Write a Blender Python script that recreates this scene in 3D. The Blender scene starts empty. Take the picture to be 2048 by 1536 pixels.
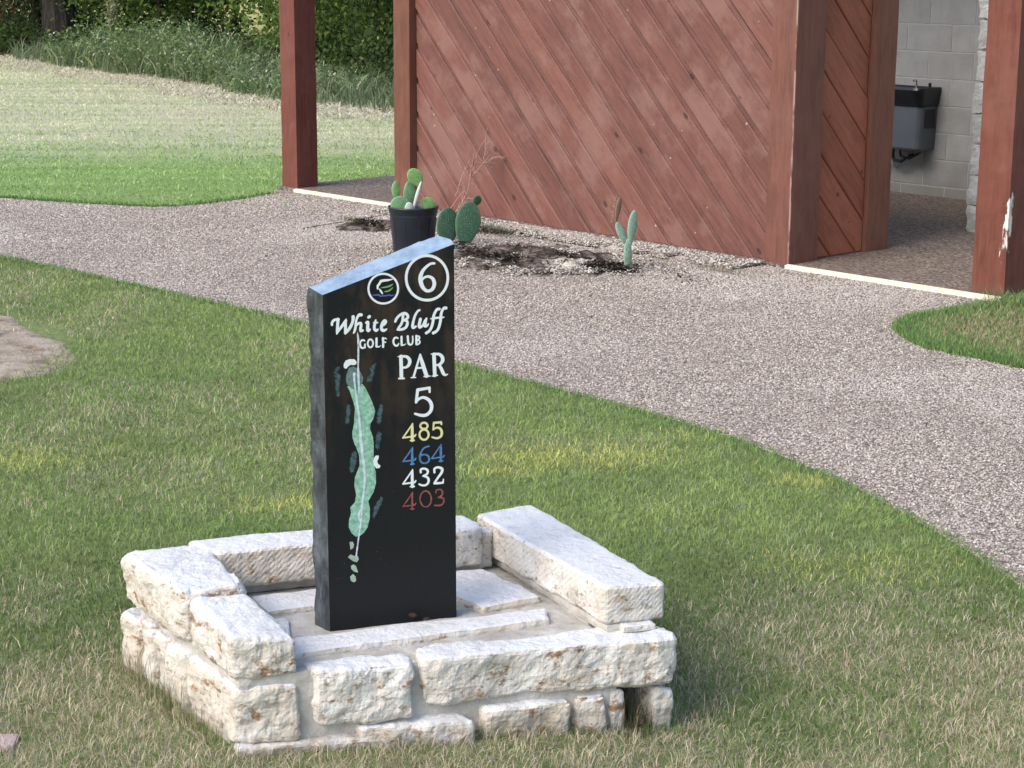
import bpy, bmesh, math, random
import numpy as np
from mathutils import Vector, Matrix, noise as mnoise

random.seed(7)
rng = np.random.default_rng(7)
scene = bpy.context.scene
COL = scene.collection

# ------------------------------------------------------------------ camera
H = 1.75
F_PX = 3800.0 / 2048.0
pitch = math.atan(848 / 3800.0)
roll = 94 / 17000.0
cam_data = bpy.data.cameras.new('camera')
cam = bpy.data.objects.new('camera', cam_data)
COL.objects.link(cam)
fwd = Vector((0, math.cos(pitch), -math.sin(pitch)))
up0 = Vector((0, math.sin(pitch), math.cos(pitch)))
right = Vector((1, 0, 0)) * math.cos(roll) + up0 * math.sin(roll)
upv = right.cross(fwd)
cam.matrix_world = Matrix(((right.x, upv.x, -fwd.x, 0), (right.y, upv.y, -fwd.y, 0), (right.z, upv.z, -fwd.z, H), (0, 0, 0, 1)))
cam_data.sensor_width = 36
cam_data.lens = 36 * F_PX
cam_data.clip_start = 0.05
cam_data.clip_end = 1500
scene.camera = cam

# ------------------------------------------------------------------ sky, sun, exposure
SUN_EL = 42.0
SUN_AZ = -128.0          # clockwise from +Y: behind the camera and to its left
world = bpy.data.worlds.new('World')
scene.world = world
world.use_nodes = True
wn = world.node_tree
for n in list(wn.nodes):
    wn.nodes.remove(n)
wo = wn.nodes.new('ShaderNodeOutputWorld')
wb = wn.nodes.new('ShaderNodeBackground')
ws = wn.nodes.new('ShaderNodeTexSky')
ws.sky_type = 'NISHITA'
ws.sun_disc = False
ws.sun_elevation = math.radians(SUN_EL)
ws.sun_rotation = math.radians(SUN_AZ)
ws.air_density = 1.0
ws.dust_density = 2.5
wb.inputs['Strength'].default_value = 0.15
wn.links.new(ws.outputs[0], wb.inputs[0])
wn.links.new(wb.outputs[0], wo.inputs[0])
sd = bpy.data.lights.new('sun', 'SUN')
sun = bpy.data.objects.new('sun', sd)
COL.objects.link(sun)
sd.energy = 1.15
sd.angle = math.radians(35)
sd.color = (1.0, 0.94, 0.86)
az, el = math.radians(SUN_AZ), math.radians(SUN_EL)
to_sun = Vector((math.sin(az) * math.cos(el), math.cos(az) * math.cos(el), math.sin(el)))
sun.rotation_euler = to_sun.to_track_quat('Z', 'Y').to_euler()
sun.location = to_sun * 30
vs = scene.view_settings
vs.view_transform = 'Standard'
vs.look = 'None'
vs.exposure = 0.90
vs.gamma = 1
vs.use_curve_mapping = False

# ------------------------------------------------------------------ helpers: objects
def tag(o, label=None, cat=None, group=None, kind=None):
    if label: o['label'] = label
    if cat: o['category'] = cat
    if group: o['group'] = group
    if kind: o['kind'] = kind
    return o

def empty(name, loc=(0, 0, 0), rz=0.0):
    o = bpy.data.objects.new(name, None)
    o.empty_display_size = 0.1
    COL.objects.link(o)
    o.location = loc
    o.rotation_euler = (0, 0, rz)
    return o

def obj(name, me, m=None, parent=None, smooth=False):
    o = bpy.data.objects.new(name, me)
    COL.objects.link(o)
    if m is not None and not me.materials:
        me.materials.append(m)
    if parent is not None:
        o.parent = parent
    if smooth:
        me.polygons.foreach_set('use_smooth', [True] * len(me.polygons))
    return o

def pyd(name, v, f):
    me = bpy.data.meshes.new(name)
    me.from_pydata([tuple(p) for p in v], [], f)
    me.update()
    return me

def tri_mesh(name, v, t, col=None):
    """large triangle mesh straight from arrays, with an optional per-vertex albedo"""
    v = np.asarray(v, np.float32); t = np.asarray(t, np.int32)
    me = bpy.data.meshes.new(name)
    me.vertices.add(len(v)); me.vertices.foreach_set('co', v.ravel())
    me.loops.add(t.size); me.loops.foreach_set('vertex_index', t.ravel())
    me.polygons.add(len(t)); me.polygons.foreach_set('loop_start', np.arange(0, t.size, 3, dtype=np.int32))
    me.update(calc_edges=True)
    if col is not None:
        a = me.color_attributes.new('tone', 'FLOAT_COLOR', 'POINT')
        c = np.ones((len(v), 4), np.float32); c[:, :3] = col
        a.data.foreach_set('color', c.ravel())
    return me

def bm_box(bm, x0, x1, y0, y1, z0, z1, bev=0.0, seg=1):
    vs_ = [bm.verts.new(p) for p in ((x0, y0, z0), (x1, y0, z0), (x1, y1, z0), (x0, y1, z0), (x0, y0, z1), (x1, y0, z1), (x1, y1, z1), (x0, y1, z1))]
    fs = [bm.faces.new([vs_[i] for i in q]) for q in ((0, 3, 2, 1), (4, 5, 6, 7), (0, 1, 5, 4), (1, 2, 6, 5), (2, 3, 7, 6), (3, 0, 4, 7))]
    if bev > 0:
        es = list({e for f in fs for e in f.edges})
        bmesh.ops.bevel(bm, geom=es, offset=bev, segments=seg, affect='EDGES', profile=0.5)
    return vs_

def bm_mesh(name, bm):
    bmesh.ops.recalc_face_normals(bm, faces=bm.faces)
    me = bpy.data.meshes.new(name)
    bm.to_mesh(me); bm.free()
    return me

def box_mesh(name, *a, **k):
    bm = bmesh.new(); bm_box(bm, *a, **k)
    return bm_mesh(name, bm)

def fbm(p, oct_=3):
    return mnoise.fractal(p, 1.0, 2.0, oct_)

def rough_block(name, quad, z0, z1, r=0.012, amp=0.006, freq=18.0, cell=0.009, seed=0, top=None, fine=0.35, ridge=0.0):
    """rounded, broken-faced block over a plan quad (front-left, front-right, back-right, back-left);
    top = four heights when the top is not level"""
    quad = [Vector((q[0], q[1], 0)) for q in quad]
    tops = top if top else [z1] * 4
    lx = ((quad[1] - quad[0]).length + (quad[2] - quad[3]).length) / 2
    ly = ((quad[3] - quad[0]).length + (quad[2] - quad[1]).length) / 2
    lz = sum(tops) / 4 - z0
    L = (lx, ly, lz)
    r = min(r, min(L) * 0.45)
    n = [max(2, int(round(l / cell))) for l in L]
    off = Vector((seed * 7.13, seed * 3.71, seed * 5.37))
    verts, faces, idx = [], [], {}
    def vert(i, j, k):
        key = (i, j, k)
        if key in idx: return idx[key]
        q = Vector((i / n[0] * lx, j / n[1] * ly, k / n[2] * lz))
        c = Vector((min(max(q[a], r), L[a] - r) for a in range(3)))
        d = q - c
        if d.length > 1e-9:
            nd = d.normalized(); q = c + nd * min(r, d.length) if sum(abs(x) > 1e-9 for x in d) > 1 else q
        else:
            nd = Vector((0, 0, 1))
        a, b, g = q.x / lx, q.y / ly, q.z / lz
        p = (quad[0] * (1 - a) * (1 - b) + quad[1] * a * (1 - b) + quad[2] * a * b + quad[3] * (1 - a) * b)
        zt = tops[0] * (1 - a) * (1 - b) + tops[1] * a * (1 - b) + tops[2] * a * b + tops[3] * (1 - a) * b
        p.z = z0 + (zt - z0) * g
        ang = math.atan2((quad[1] - quad[0]).y, (quad[1] - quad[0]).x)
        nw = Matrix.Rotation(ang, 3, 'Z') @ nd
        s = p * freq + off
        w = fbm(s, 3) + fine * fbm(s * 3.7, 2)
        flat = 0.45 if nd.z > 0.9 else 1.0
        low = fbm(p * freq * 0.28 + off, 2)
        p = p + nw * (w * amp * flat + low * amp * 1.2 * flat)
        if ridge and nd.z < 0.5:
            p = p + nw * ridge * abs(math.sin((q.x + q.y) * 150 + q.z * 210 + 2 * low)) ** 0.7
        idx[key] = len(verts); verts.append(p)
        return idx[key]
    for k in (0, n[2]):
        for i in range(n[0]):
            for j in range(n[1]):
                f = [vert(i, j, k), vert(i + 1, j, k), vert(i + 1, j + 1, k), vert(i, j + 1, k)]
                faces.append(f if k else f[::-1])
    for j in (0, n[1]):
        for i in range(n[0]):
            for k in range(n[2]):
                f = [vert(i, j, k), vert(i + 1, j, k), vert(i + 1, j, k + 1), vert(i, j, k + 1)]
                faces.append(f if j == 0 else f[::-1])
    for i in (0, n[0]):
        for j in range(n[1]):
            for k in range(n[2]):
                f = [vert(i, j, k), vert(i, j + 1, k), vert(i, j + 1, k + 1), vert(i, j, k + 1)]
                faces.append(f[::-1] if i == 0 else f)
    return pyd(name, verts, faces)

def tube(bm, pts, rad, seg=6, cap=True):
    pts = [Vector(p) for p in pts]
    rs = rad if isinstance(rad, (list, tuple)) else [rad] * len(pts)
    rings = []
    for i, p in enumerate(pts):
        t = (pts[min(i + 1, len(pts) - 1)] - pts[max(i - 1, 0)])
        t = t.normalized() if t.length > 1e-9 else Vector((0, 0, 1))
        a = t.cross(Vector((0.31, 0.87, 0.38))).normalized(); b = t.cross(a)
        rings.append([bm.verts.new(p + (a * math.cos(2 * math.pi * k / seg) + b * math.sin(2 * math.pi * k / seg)) * rs[i]) for k in range(seg)])
    for r0, r1 in zip(rings, rings[1:]):
        for k in range(seg):
            bm.faces.new((r0[k], r0[(k + 1) % seg], r1[(k + 1) % seg], r1[k]))
    if cap:
        bm.faces.new(rings[0][::-1]); bm.faces.new(rings[-1])

def lathe(bm, prof, seg=32, c=(0, 0, 0)):
    rings = [[bm.verts.new((c[0] + r * math.cos(2 * math.pi * k / seg), c[1] + r * math.sin(2 * math.pi * k / seg), c[2] + z)) for k in range(seg)] for r, z in prof]
    for r0, r1 in zip(rings, rings[1:]):
        for k in range(seg):
            bm.faces.new((r0[k], r0[(k + 1) % seg], r1[(k + 1) % seg], r1[k]))
    return rings

# ------------------------------------------------------------------ helpers: numpy noise and polygons
_lat = rng.random((257, 257))
def vnoise(x, y, s=1.0, o=0):
    x = np.asarray(x) * s + 37.7 * o + 300; y = np.asarray(y) * s + 11.3 * o + 300
    xi = np.floor(x).astype(int); yi = np.floor(y).astype(int)
    fx = x - xi; fy = y - yi
    fx = fx * fx * (3 - 2 * fx); fy = fy * fy * (3 - 2 * fy)
    a = _lat[xi % 256, yi % 256]; b = _lat[(xi + 1) % 256, yi % 256]
    c = _lat[xi % 256, (yi + 1) % 256]; d = _lat[(xi + 1) % 256, (yi + 1) % 256]
    return (a * (1 - fx) + b * fx) * (1 - fy) + (c * (1 - fx) + d * fx) * fy
def vfbm(x, y, s=1.0, o=0):
    return 0.5 * vnoise(x, y, s, o) + 0.3 * vnoise(x, y, s * 2.1, o + 1) + 0.2 * vnoise(x, y, s * 4.3, o + 2)
def sstep(a, b, x):
    t = np.clip((x - a) / (b - a), 0, 1); return t * t * (3 - 2 * t)
def inside(poly, x, y):
    r = np.zeros(len(x), bool); n = len(poly)
    for i in range(n):
        x0, y0 = poly[i]; x1, y1 = poly[(i + 1) % n]
        c = ((y0 > y) != (y1 > y)) & (x < (x1 - x0) * (y - y0) / ((y1 - y0) or 1e-9) + x0)
        r ^= c
    return r
def ground_z(x, y):
    return -0.085 * np.exp(-(((x - 0.75) / 0.55) ** 2 + ((y - 3.95) / 0.75) ** 2))

# ------------------------------------------------------------------ helpers: materials
class NB:
    """small node-tree builder"""
    def __init__(s, name):
        s.m = bpy.data.materials.new(name); s.m.use_nodes = True
        s.t = s.m.node_tree; s.n = s.t.nodes; s.bsdf = s.n['Principled BSDF']; s.out = s.n['Material Output']
        s._g = None
    def L(s, a, b): s.t.links.new(a, b)
    def node(s, ty, **k):
        x = s.n.new(ty)
        for a, b in k.items(): setattr(x, a, b)
        return x
    def pos(s):
        if not s._g: s._g = s.node('ShaderNodeNewGeometry')
        return s._g.outputs['Position']
    def objc(s): return s.node('ShaderNodeTexCoord').outputs['Object']
    def rnd(s): return s.node('ShaderNodeObjectInfo').outputs['Random']
    def mapping(s, v, scale=(1, 1, 1), rot=(0, 0, 0), loc=(0, 0, 0)):
        x = s.node('ShaderNodeMapping'); s.L(v, x.inputs[0])
        x.inputs['Scale'].default_value = scale; x.inputs['Rotation'].default_value = rot; x.inputs['Location'].default_value = loc
        return x.outputs[0]
    def addv(s, v, f, k=13.0):
        m1 = s.math('MULTIPLY', f, k); x = s.node('ShaderNodeVectorMath', operation='ADD'); s.L(v, x.inputs[0])
        c = s.node('ShaderNodeCombineXYZ'); [s.L(m1, c.inputs[i]) for i in range(3)]
        s.L(c.outputs[0], x.inputs[1]); return x.outputs[0]
    def noise(s, v, scale=5, detail=4, rough=0.6, dist=0.0):
        x = s.node('ShaderNodeTexNoise'); s.L(v, x.inputs['Vector'])
        x.inputs['Scale'].default_value = scale; x.inputs['Detail'].default_value = detail
        x.inputs['Roughness'].default_value = rough; x.inputs['Distortion'].default_value = dist
        return x.outputs['Fac']
    def vor(s, v, scale=50, feature='F1', out='Distance', rnd=1.0):
        x = s.node('ShaderNodeTexVoronoi', feature=feature); s.L(v, x.inputs['Vector'])
        x.inputs['Scale'].default_value = scale; x.inputs['Randomness'].default_value = rnd
        return x.outputs[out]
    def ramp(s, f, stops, interp='LINEAR'):
        x = s.node('ShaderNodeValToRGB'); s.L(f, x.inputs[0]); e = x.color_ramp.elements
        x.color_ramp.interpolation = interp
        while len(e) < len(stops): e.new(0.5)
        for i, (p, c) in enumerate(stops):
            e[i].position = p; e[i].color = (*c, 1) if hasattr(c, '__len__') else (c, c, c, 1)
        return x.outputs[0]
    def mix(s, f, a, b, mode='MIX'):
        x = s.node('ShaderNodeMix', data_type='RGBA', blend_type=mode)
        for i, v in ((0, f), (6, a), (7, b)):
            if hasattr(v, 'is_output'): s.L(v, x.inputs[i])
            elif i == 0: x.inputs[0].default_value = v
            else: x.inputs[i].default_value = (*v, 1)
        return x.outputs[2]
    def math(s, op, a, b=0.0, clamp=False):
        x = s.node('ShaderNodeMath', operation=op); x.use_clamp = clamp
        for i, v in ((0, a), (1, b)):
            if hasattr(v, 'is_output'): s.L(v, x.inputs[i])
            else: x.inputs[i].default_value = v
        return x.outputs[0]
    def sep(s, v):
        x = s.node('ShaderNodeSeparateXYZ'); s.L(v, x.inputs[0]); return x.outputs
    def attr(s, name): return s.node('ShaderNodeAttribute', attribute_name=name).outputs['Color']
    def band(s, f, a, b):
        x = s.node('ShaderNodeMapRange'); x.interpolation_type = 'SMOOTHSTEP'; s.L(f, x.inputs[0])
        x.inputs[1].default_value = a; x.inputs[2].default_value = b; return x.outputs[0]
    def done(s, color, rough=0.8, bump=None, bstr=0.3, bdist=0.01, spec=0.3, metal=0.0, bump2=None):
        B = s.bsdf.inputs
        for key, v in (('Base Color', color), ('Roughness', rough)):
            if hasattr(v, 'is_output'): s.L(v, B[key])
            else: B[key].default_value = (*v, 1) if hasattr(v, '__len__') else v
        B['Specular IOR Level'].default_value = spec; B['Metallic'].default_value = metal
        prev = None
        for bb in (bump, bump2):
            if bb is None: continue
            h, st, di = bb if isinstance(bb, tuple) else (bb, bstr, bdist)
            x = s.node('ShaderNodeBump'); x.inputs['Strength'].default_value = st; x.inputs['Distance'].default_value = di
            s.L(h, x.inputs['Height'])
            if prev: s.L(prev, x.inputs['Normal'])
            prev = x.outputs[0]
        if prev: s.L(prev, B['Normal'])
        return s.m

def flat_mat(name, c, rough=0.6, spec=0.3, var=0.15, scale=30, metal=0.0, bs=0.15):
    b = NB(name); f = b.noise(b.objc(), scale, 4)
    col = b.ramp(f, [(0.3, tuple(x * (1 - var) for x in c)), (0.7, tuple(min(1, x * (1 + var)) for x in c))])
    return b.done(col, rough, (f, bs, 0.003), spec=spec, metal=metal)

def mat_stone():
    b = NB('limestone'); p = b.addv(b.pos(), b.rnd(), 7.0)
    n1 = b.noise(p, 9, 6, 0.65); n2 = b.noise(p, 55, 4, 0.7); n3 = b.noise(p, 170, 3, 0.7)
    col = b.ramp(n1, [(0.3, (0.42, 0.39, 0.345)), (0.45, (0.59, 0.56, 0.515)), (0.62, (0.68, 0.67, 0.645)), (0.8, (0.73, 0.73, 0.72))])
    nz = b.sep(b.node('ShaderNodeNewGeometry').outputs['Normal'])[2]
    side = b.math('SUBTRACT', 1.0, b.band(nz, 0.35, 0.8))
    col = b.mix(b.math('MULTIPLY', b.band(nz, 0.35, 0.8), 0.55), col, (0.66, 0.69, 0.73))      # blue-white skylight put into the colour of upward faces
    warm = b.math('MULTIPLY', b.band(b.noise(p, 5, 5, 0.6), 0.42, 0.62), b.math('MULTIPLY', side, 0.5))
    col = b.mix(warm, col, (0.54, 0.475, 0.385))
    col = b.mix(b.math('MULTIPLY', b.math('MULTIPLY', b.band(b.rnd(), .45, .9), side), .45), col, (0.56, 0.49, 0.39))     # some blocks are creamier
    zz = b.sep(b.pos())[2]; sp = b.band(b.math('ADD', zz, b.math('MULTIPLY', b.math('SUBTRACT', b.noise(b.pos(), 16, 5, .65), .5), .26)), .075, -.02)
    col = b.mix(b.math('MULTIPLY', sp, .55), col, (0.30, 0.245, 0.18))     # soil splash near the ground
    seam = b.band(b.noise(b.mapping(p, (1, 1, 5)), 5, 5, .6, .6), .60, .66); col = b.mix(b.math('MULTIPLY', b.math('MULTIPLY', seam, side), .5), col, (0.40, 0.32, 0.23))
    rust = b.math('MULTIPLY', b.band(b.noise(b.mapping(p, (1, 1, 1.7)), 19, 6, 0.7), 0.54, 0.64), side)
    col = b.mix(b.math('MULTIPLY', b.math('MULTIPLY', rust, b.band(b.noise(p, 6, 3), 0.34, 0.48)), 0.95), col, (0.27, 0.165, 0.085))
    grey = b.band(b.noise(p, 38, 4, 0.6, 0.4), 0.60, 0.72)
    col = b.mix(b.math('MULTIPLY', grey, 0.5), col, (0.30, 0.29, 0.28))
    pit = b.math('MULTIPLY', b.band(n2, 0.43, 0.33), b.math('ADD', b.math('MULTIPLY', side, 0.45), 0.25))
    col = b.mix(pit, col, (0.22, 0.17, 0.12))
    h = b.math('ADD', b.math('MULTIPLY', n2, 0.7), b.math('MULTIPLY', n3, 0.3))
    return b.done(col, 0.9, (h, 0.75, 0.008), spec=0.2, bump2=(b.noise(p, 24, 4, 0.6), 0.5, 0.012))

def mat_mortar():
    b = NB('mortar'); p = b.pos()
    n1 = b.noise(p, 14, 5, 0.6); n2 = b.noise(p, 150, 4, 0.7)
    col = b.ramp(n1, [(0.3, (0.35, 0.325, 0.29)), (0.55, (0.48, 0.46, 0.425)), (0.75, (0.58, 0.565, 0.53))])
    st = b.band(b.noise(p, 26, 4, 0.6), 0.60, 0.72)
    col = b.mix(b.math('MULTIPLY', st, 0.5), col, (0.22, 0.14, 0.08))
    return b.done(col, 0.95, (n2, 0.5, 0.004), spec=0.15, bump2=(n1, 0.5, 0.02))

def mat_wood(name, base, rot, grain=(1, 1, 1), fade=0.35, knots=True, scrape=False, lines=None, edge=None):
    """weathered red-brown stain; grain = scale triple after rot turns the grain to X"""
    b = NB(name); o = b.addv(b.objc(), b.rnd(), 3.0); g = b.mapping(o, (1, 1, 1), rot)
    gs = b.mapping(g, grain)
    fine = b.noise(gs, 34, 5, 0.7, 0.25)
    mid = b.noise(b.mapping(o, (1, 1, 1)), 3.2, 5, 0.65)
    big = b.noise(b.objc(), 1.1, 3, 0.5)
    dk = tuple(c * 0.72 for c in base); lt = tuple(c * 1.18 for c in base)
    col = b.ramp(fine, [(0.32, dk), (0.5, base), (0.72, lt)])
    tone = b.ramp(b.rnd(), [(0, 0.86), (1, 1.12)])
    col = b.mix(1.0, col, tone, 'MULTIPLY')
    fd = b.math('MULTIPLY', b.band(b.math('ADD', b.math('MULTIPLY', mid, 0.7), b.math('MULTIPLY', big, 0.3)), 0.47, 0.62), fade)
    col = b.mix(fd, col, (base[0] * 1.25 + 0.03, base[1] * 1.5 + 0.027, base[2] * 1.6 + 0.022))
    dark = b.band(b.noise(b.mapping(g, (0.4, 1, 1)), 6, 5, 0.65), 0.52, 0.68)
    col = b.mix(b.math('MULTIPLY', dark, 0.34), col, tuple(c * 0.55 for c in base))
    if knots:
        flk = 0.85 if name == 'stained_board' else 0.0
        kn = b.vor(b.mapping(g, (1.0, 1.9, 1.9)), 2.6)
        k = b.band(kn, 0.085, 0.045)
        col = b.mix(b.math('MULTIPLY', k, 0.75), col, tuple(c * 0.22 for c in base))
        fl = b.band(b.math('ADD', b.vor(o, 13), b.math('MULTIPLY', b.noise(o, 60, 3), 0.25)), 0.215, 0.165)
        fm = b.math('MULTIPLY', fl, b.band(b.noise(b.objc(), 2.2, 4), 0.52, 0.60))
        col = b.mix(b.math('MULTIPLY', fm, flk), col, (0.46, 0.38, 0.33))
    if lines:            # paint rubbed thin along the board edges, darker along the joints
        ox, oy, oz = b.sep(b.objc()); cc_ = b.math('ADD', ox, b.math('MULTIPLY', oz, lines[0]))
        fr_ = b.math('FRACT', b.math('DIVIDE', b.math('SUBTRACT', cc_, lines[2]), lines[1]))
        st_ = b.noise(b.mapping(b.mapping(b.objc(), (1, 1, 1), rot), (0.22, 1, 1)), 7, 4, 0.6)
        rub = b.math('MULTIPLY', b.math('MULTIPLY', b.band(fr_, 0.06, 0.015), b.band(st_, 0.52, 0.60)), 0.8)
        col = b.mix(rub, col, (0.40, 0.25, 0.20))
        dirt = b.math('MULTIPLY', b.band(fr_, 0.84, 0.96), b.math('ADD', b.math('MULTIPLY', b.band(st_, 0.60, 0.42), 0.45), 0.08))  # mask for the darker colour along the joints
        col = b.mix(dirt, col, tuple(c * 0.38 for c in base))
    if edge:
        ox, oy, oz = b.sep(b.objc())
        ed = b.math('MULTIPLY', b.math('MULTIPLY', b.band(oy, 0.024, 0.015), b.band(ox, edge - 0.016, edge - 0.006)), b.band(b.noise(b.mapping(b.objc(), (1, 1, .25)), 24, 4, .6), .42, .56))
        col = b.mix(b.math('MULTIPLY', ed, 0.7), col, (0.42, 0.30, 0.24))
    if scrape:
        x, y, z = b.sep(b.objc())
        e = b.math('MULTIPLY', b.band(x, 6.235, 6.30), b.math('MULTIPLY', b.band(z, 0.10, 0.30), b.band(z, 0.66, 0.50)))
        fr = b.math('MULTIPLY', b.band(y, 0.10, 0.06), e)
        msk = b.band(b.math('ADD', b.noise(b.mapping(b.objc(), (1, 1, 0.3)), 26, 4, 0.6), b.math('MULTIPLY', fr, 0.30)), 0.68, 0.76)
        msk = b.math('MULTIPLY', msk, b.math('MINIMUM', b.math('MULTIPLY', fr, 3.0), 1.0))
        col = b.mix(msk, col, (0.66, 0.62, 0.57))
        low = b.math('MULTIPLY', b.band(z, 0.10, 0.0), 0.6)
        col = b.mix(low, col, (0.10, 0.09, 0.06))
    h = b.math('ADD', b.math('MULTIPLY', fine, 0.7), b.math('MULTIPLY', mid, 0.5))
    return b.done(col, b.ramp(mid, [(0.3, 0.5), (0.7, 0.72)]), (h, 0.5, 0.004), spec=0.26)

def mat_blockwall(name, base, rough_amp):
    b = NB(name); o = b.addv(b.pos(), b.rnd(), 2.0)
    n = b.noise(o, 7, 5, 0.6); f = b.noise(o, 120, 3, 0.7)
    t = b.ramp(b.rnd(), [(0, 0.92), (1, 1.06)])
    col = b.ramp(n, [(0.3, tuple(c * 0.86 for c in base)), (0.7, tuple(c * 1.06 for c in base))])
    col = b.mix(1.0, col, t, 'MULTIPLY')
    z = b.sep(b.pos())[2]
    dirt = b.math('MULTIPLY', b.band(b.math('ADD', z, b.math('MULTIPLY', b.noise(b.pos(), 5, 4), 0.35)), 0.55, 0.15), 0.65)  # block colour darker and browner towards the floor
    col = b.mix(dirt, col, (0.19, 0.175, 0.13))  # darker, browner colour towards the floor
    run = b.math('MULTIPLY', b.band(b.noise(b.mapping(b.pos(), (5, 5, 0.7)), 3, 4), 0.56, 0.75), 0.25)
    col = b.mix(run, col, (0.24, 0.235, 0.21))
    return b.done(col, 0.75, (f, rough_amp, 0.004), spec=0.25, bump2=(b.noise(o, 30, 4), rough_amp, 0.01))

def mat_aggregate(name, tint=(1, 1, 1), dirt=0.3, s=1.0):
    """exposed small gravel set in cement"""
    b = NB(name); p = b.pos(); T = lambda c: tuple(c[i] * tint[i] for i in range(3))
    v1 = b.node('ShaderNodeTexVoronoi', feature='F1'); b.L(p, v1.inputs['Vector']); v1.inputs['Scale'].default_value = 58 * s
    v2 = b.node('ShaderNodeTexVoronoi', feature='F1'); b.L(p, v2.inputs['Vector']); v2.inputs['Scale'].default_value = 92 * s
    r1 = b.sep(v1.outputs['Color'])[0]; r2 = b.sep(v2.outputs['Color'])[1]
    peb = b.ramp(r1, [(0.0, T((0.15, 0.13, 0.115))), (0.22, T((0.24, 0.21, 0.185))), (0.45, T((0.36, 0.32, 0.285))), (0.7, T((0.42, 0.365, 0.335))), (0.88, T((0.54, 0.49, 0.455))), (1.0, T((0.68, 0.64, 0.60)))])
    peb2 = b.ramp(r2, [(0.0, T((0.15, 0.13, 0.125))), (0.5, T((0.30, 0.265, 0.25))), (1.0, T((0.47, 0.42, 0.39)))])
    use2 = b.band(r1, 0.44, 0.46)
    col = b.mix(b.math('MULTIPLY', use2, 0.35), peb, peb2)
    crack = b.band(v1.outputs['Distance'], 0.42, 0.62)
    col = b.mix(b.math('MULTIPLY', crack, 0.7), col, T((0.10, 0.088, 0.08)))
    big = b.noise(p, 1.3, 5, 0.6); mid = b.noise(p, 9, 5, 0.65)
    col = b.mix(b.math('MULTIPLY', b.band(big, 0.42, 0.68), dirt), col, T((0.20, 0.175, 0.16)))
    col = b.mix(b.math('MULTIPLY', b.band(mid, 0.5, 0.72), 0.22), col, T((0.52, 0.46, 0.43)))
    h = b.math('SUBTRACT', 1.0, v1.outputs['Distance'])
    return b.done(col, 0.8, (h, 0.8, 0.006), spec=0.3)

def mat_grass(name, trans=0.25):
    b = NB(name); c = b.attr('tone')
    m = b.done(c, 0.65, spec=0.18)
    tr = b.node('ShaderNodeBsdfTranslucent'); b.L(c, tr.inputs[0])
    mx = b.node('ShaderNodeMixShader'); mx.inputs[0].default_value = trans
    b.L(b.bsdf.outputs[0], mx.inputs[1]); b.L(tr.outputs[0], mx.inputs[2]); b.L(mx.outputs[0], b.out.inputs[0])
    return m

# ------------------------------------------------------------------ materials
M = {}
M['stone'] = mat_stone()
M['mortar'] = mat_mortar()
WOOD = (0.165, 0.070, 0.055)
DIAG = (0, math.radians(45), 0)
M['board'] = mat_wood('stained_board', WOOD, (0, math.radians(-45), 0), (0.12, 1, 1), 0.62, lines=(0.97, 0.232, 0.206))
M['side_board'] = mat_wood('stained_side_board', (0.285, 0.094, 0.056), (math.radians(45), 0, 0), (1, 0.12, 1), 0.12)
M['post'] = mat_wood('stained_post', (0.150, 0.048, 0.036), (0, math.radians(90), 0), (0.10, 1, 1), 0.30)
M['scraped_post'] = mat_wood('scraped_post', (0.150, 0.050, 0.034), (0, math.radians(90), 0), (0.10, 1, 1), 0.30, scrape=True)
M['trim'] = mat_wood('stained_trim', (0.155, 0.064, 0.042), (0, math.radians(90), 0), (0.10, 1, 1), 0.28)
M['edge_trim'] = mat_wood('worn_edge_trim', (0.150, 0.062, 0.046), (0, math.radians(90), 0), (0.10, 1, 1), 0.28, edge=4.868)
M['wood_dark'] = mat_wood('stained_backing', (0.085, 0.034, 0.026), (0, 0, 0), (1, 1, 1), 0.05, knots=False)
M['block'] = mat_blockwall('painted_block', (0.37, 0.375, 0.38), 0.25)
M['split_block'] = mat_blockwall('split_face_block', (0.60, 0.60, 0.57), 0.8)
M['joint'] = flat_mat('block_joint', (0.42, 0.425, 0.42), 0.9, 0.2)
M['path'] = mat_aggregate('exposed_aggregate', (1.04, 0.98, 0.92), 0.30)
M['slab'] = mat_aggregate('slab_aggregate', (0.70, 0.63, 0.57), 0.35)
M['grass'] = mat_grass('grass_blades')
M['leaf'] = mat_grass('leaves', 0.35)

# ground: thatch near the lawn, straw further off, leaf litter under the trees, dry meadow beyond
b = NB('turf_soil'); p = b.pos(); X, Y, Z = b.sep(p)
n1 = b.noise(p, 26, 5, 0.7); n2 = b.noise(p, 1.3, 4, 0.6); n3 = b.noise(p, 110, 3, 0.7)
near = b.ramp(n1, [(0.3, (0.11, 0.155, 0.055)), (0.5, (0.17, 0.22, 0.085)), (0.72, (0.27, 0.28, 0.14))])
straw = b.ramp(n1, [(0.3, (0.34, 0.35, 0.22)), (0.6, (0.52, 0.51, 0.38)), (0.75, (0.62, 0.59, 0.46))])
green = b.ramp(n1, [(0.3, (0.14, 0.24, 0.07)), (0.7, (0.28, 0.40, 0.15))])
far = b.mix(b.band(b.math('ADD', Y, b.math('MULTIPLY', n2, 3.0)), 17.2, 20.5), green, straw)
col = b.mix(b.band(Y, 12.0, 13.2), near, far)
wl = b.math('ADD', b.math('ADD', b.math('MULTIPLY', X, 1.42), Y), b.math('MULTIPLY', n2, 2.2))   # woods edge runs aslant
litter = b.ramp(n1, [(0.3, (0.045, 0.036, 0.022)), (0.7, (0.12, 0.095, 0.055))])
col = b.mix(b.band(wl, 22.6, 24.6), col, litter)
mead = b.ramp(n1, [(0.3, (0.30, 0.28, 0.10)), (0.7, (0.50, 0.46, 0.20))])
col = b.mix(b.band(wl, 34.0, 38.0), col, mead)
M['ground'] = b.done(col, 0.95, (n3, 0.6, 0.01), spec=0.1)

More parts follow.
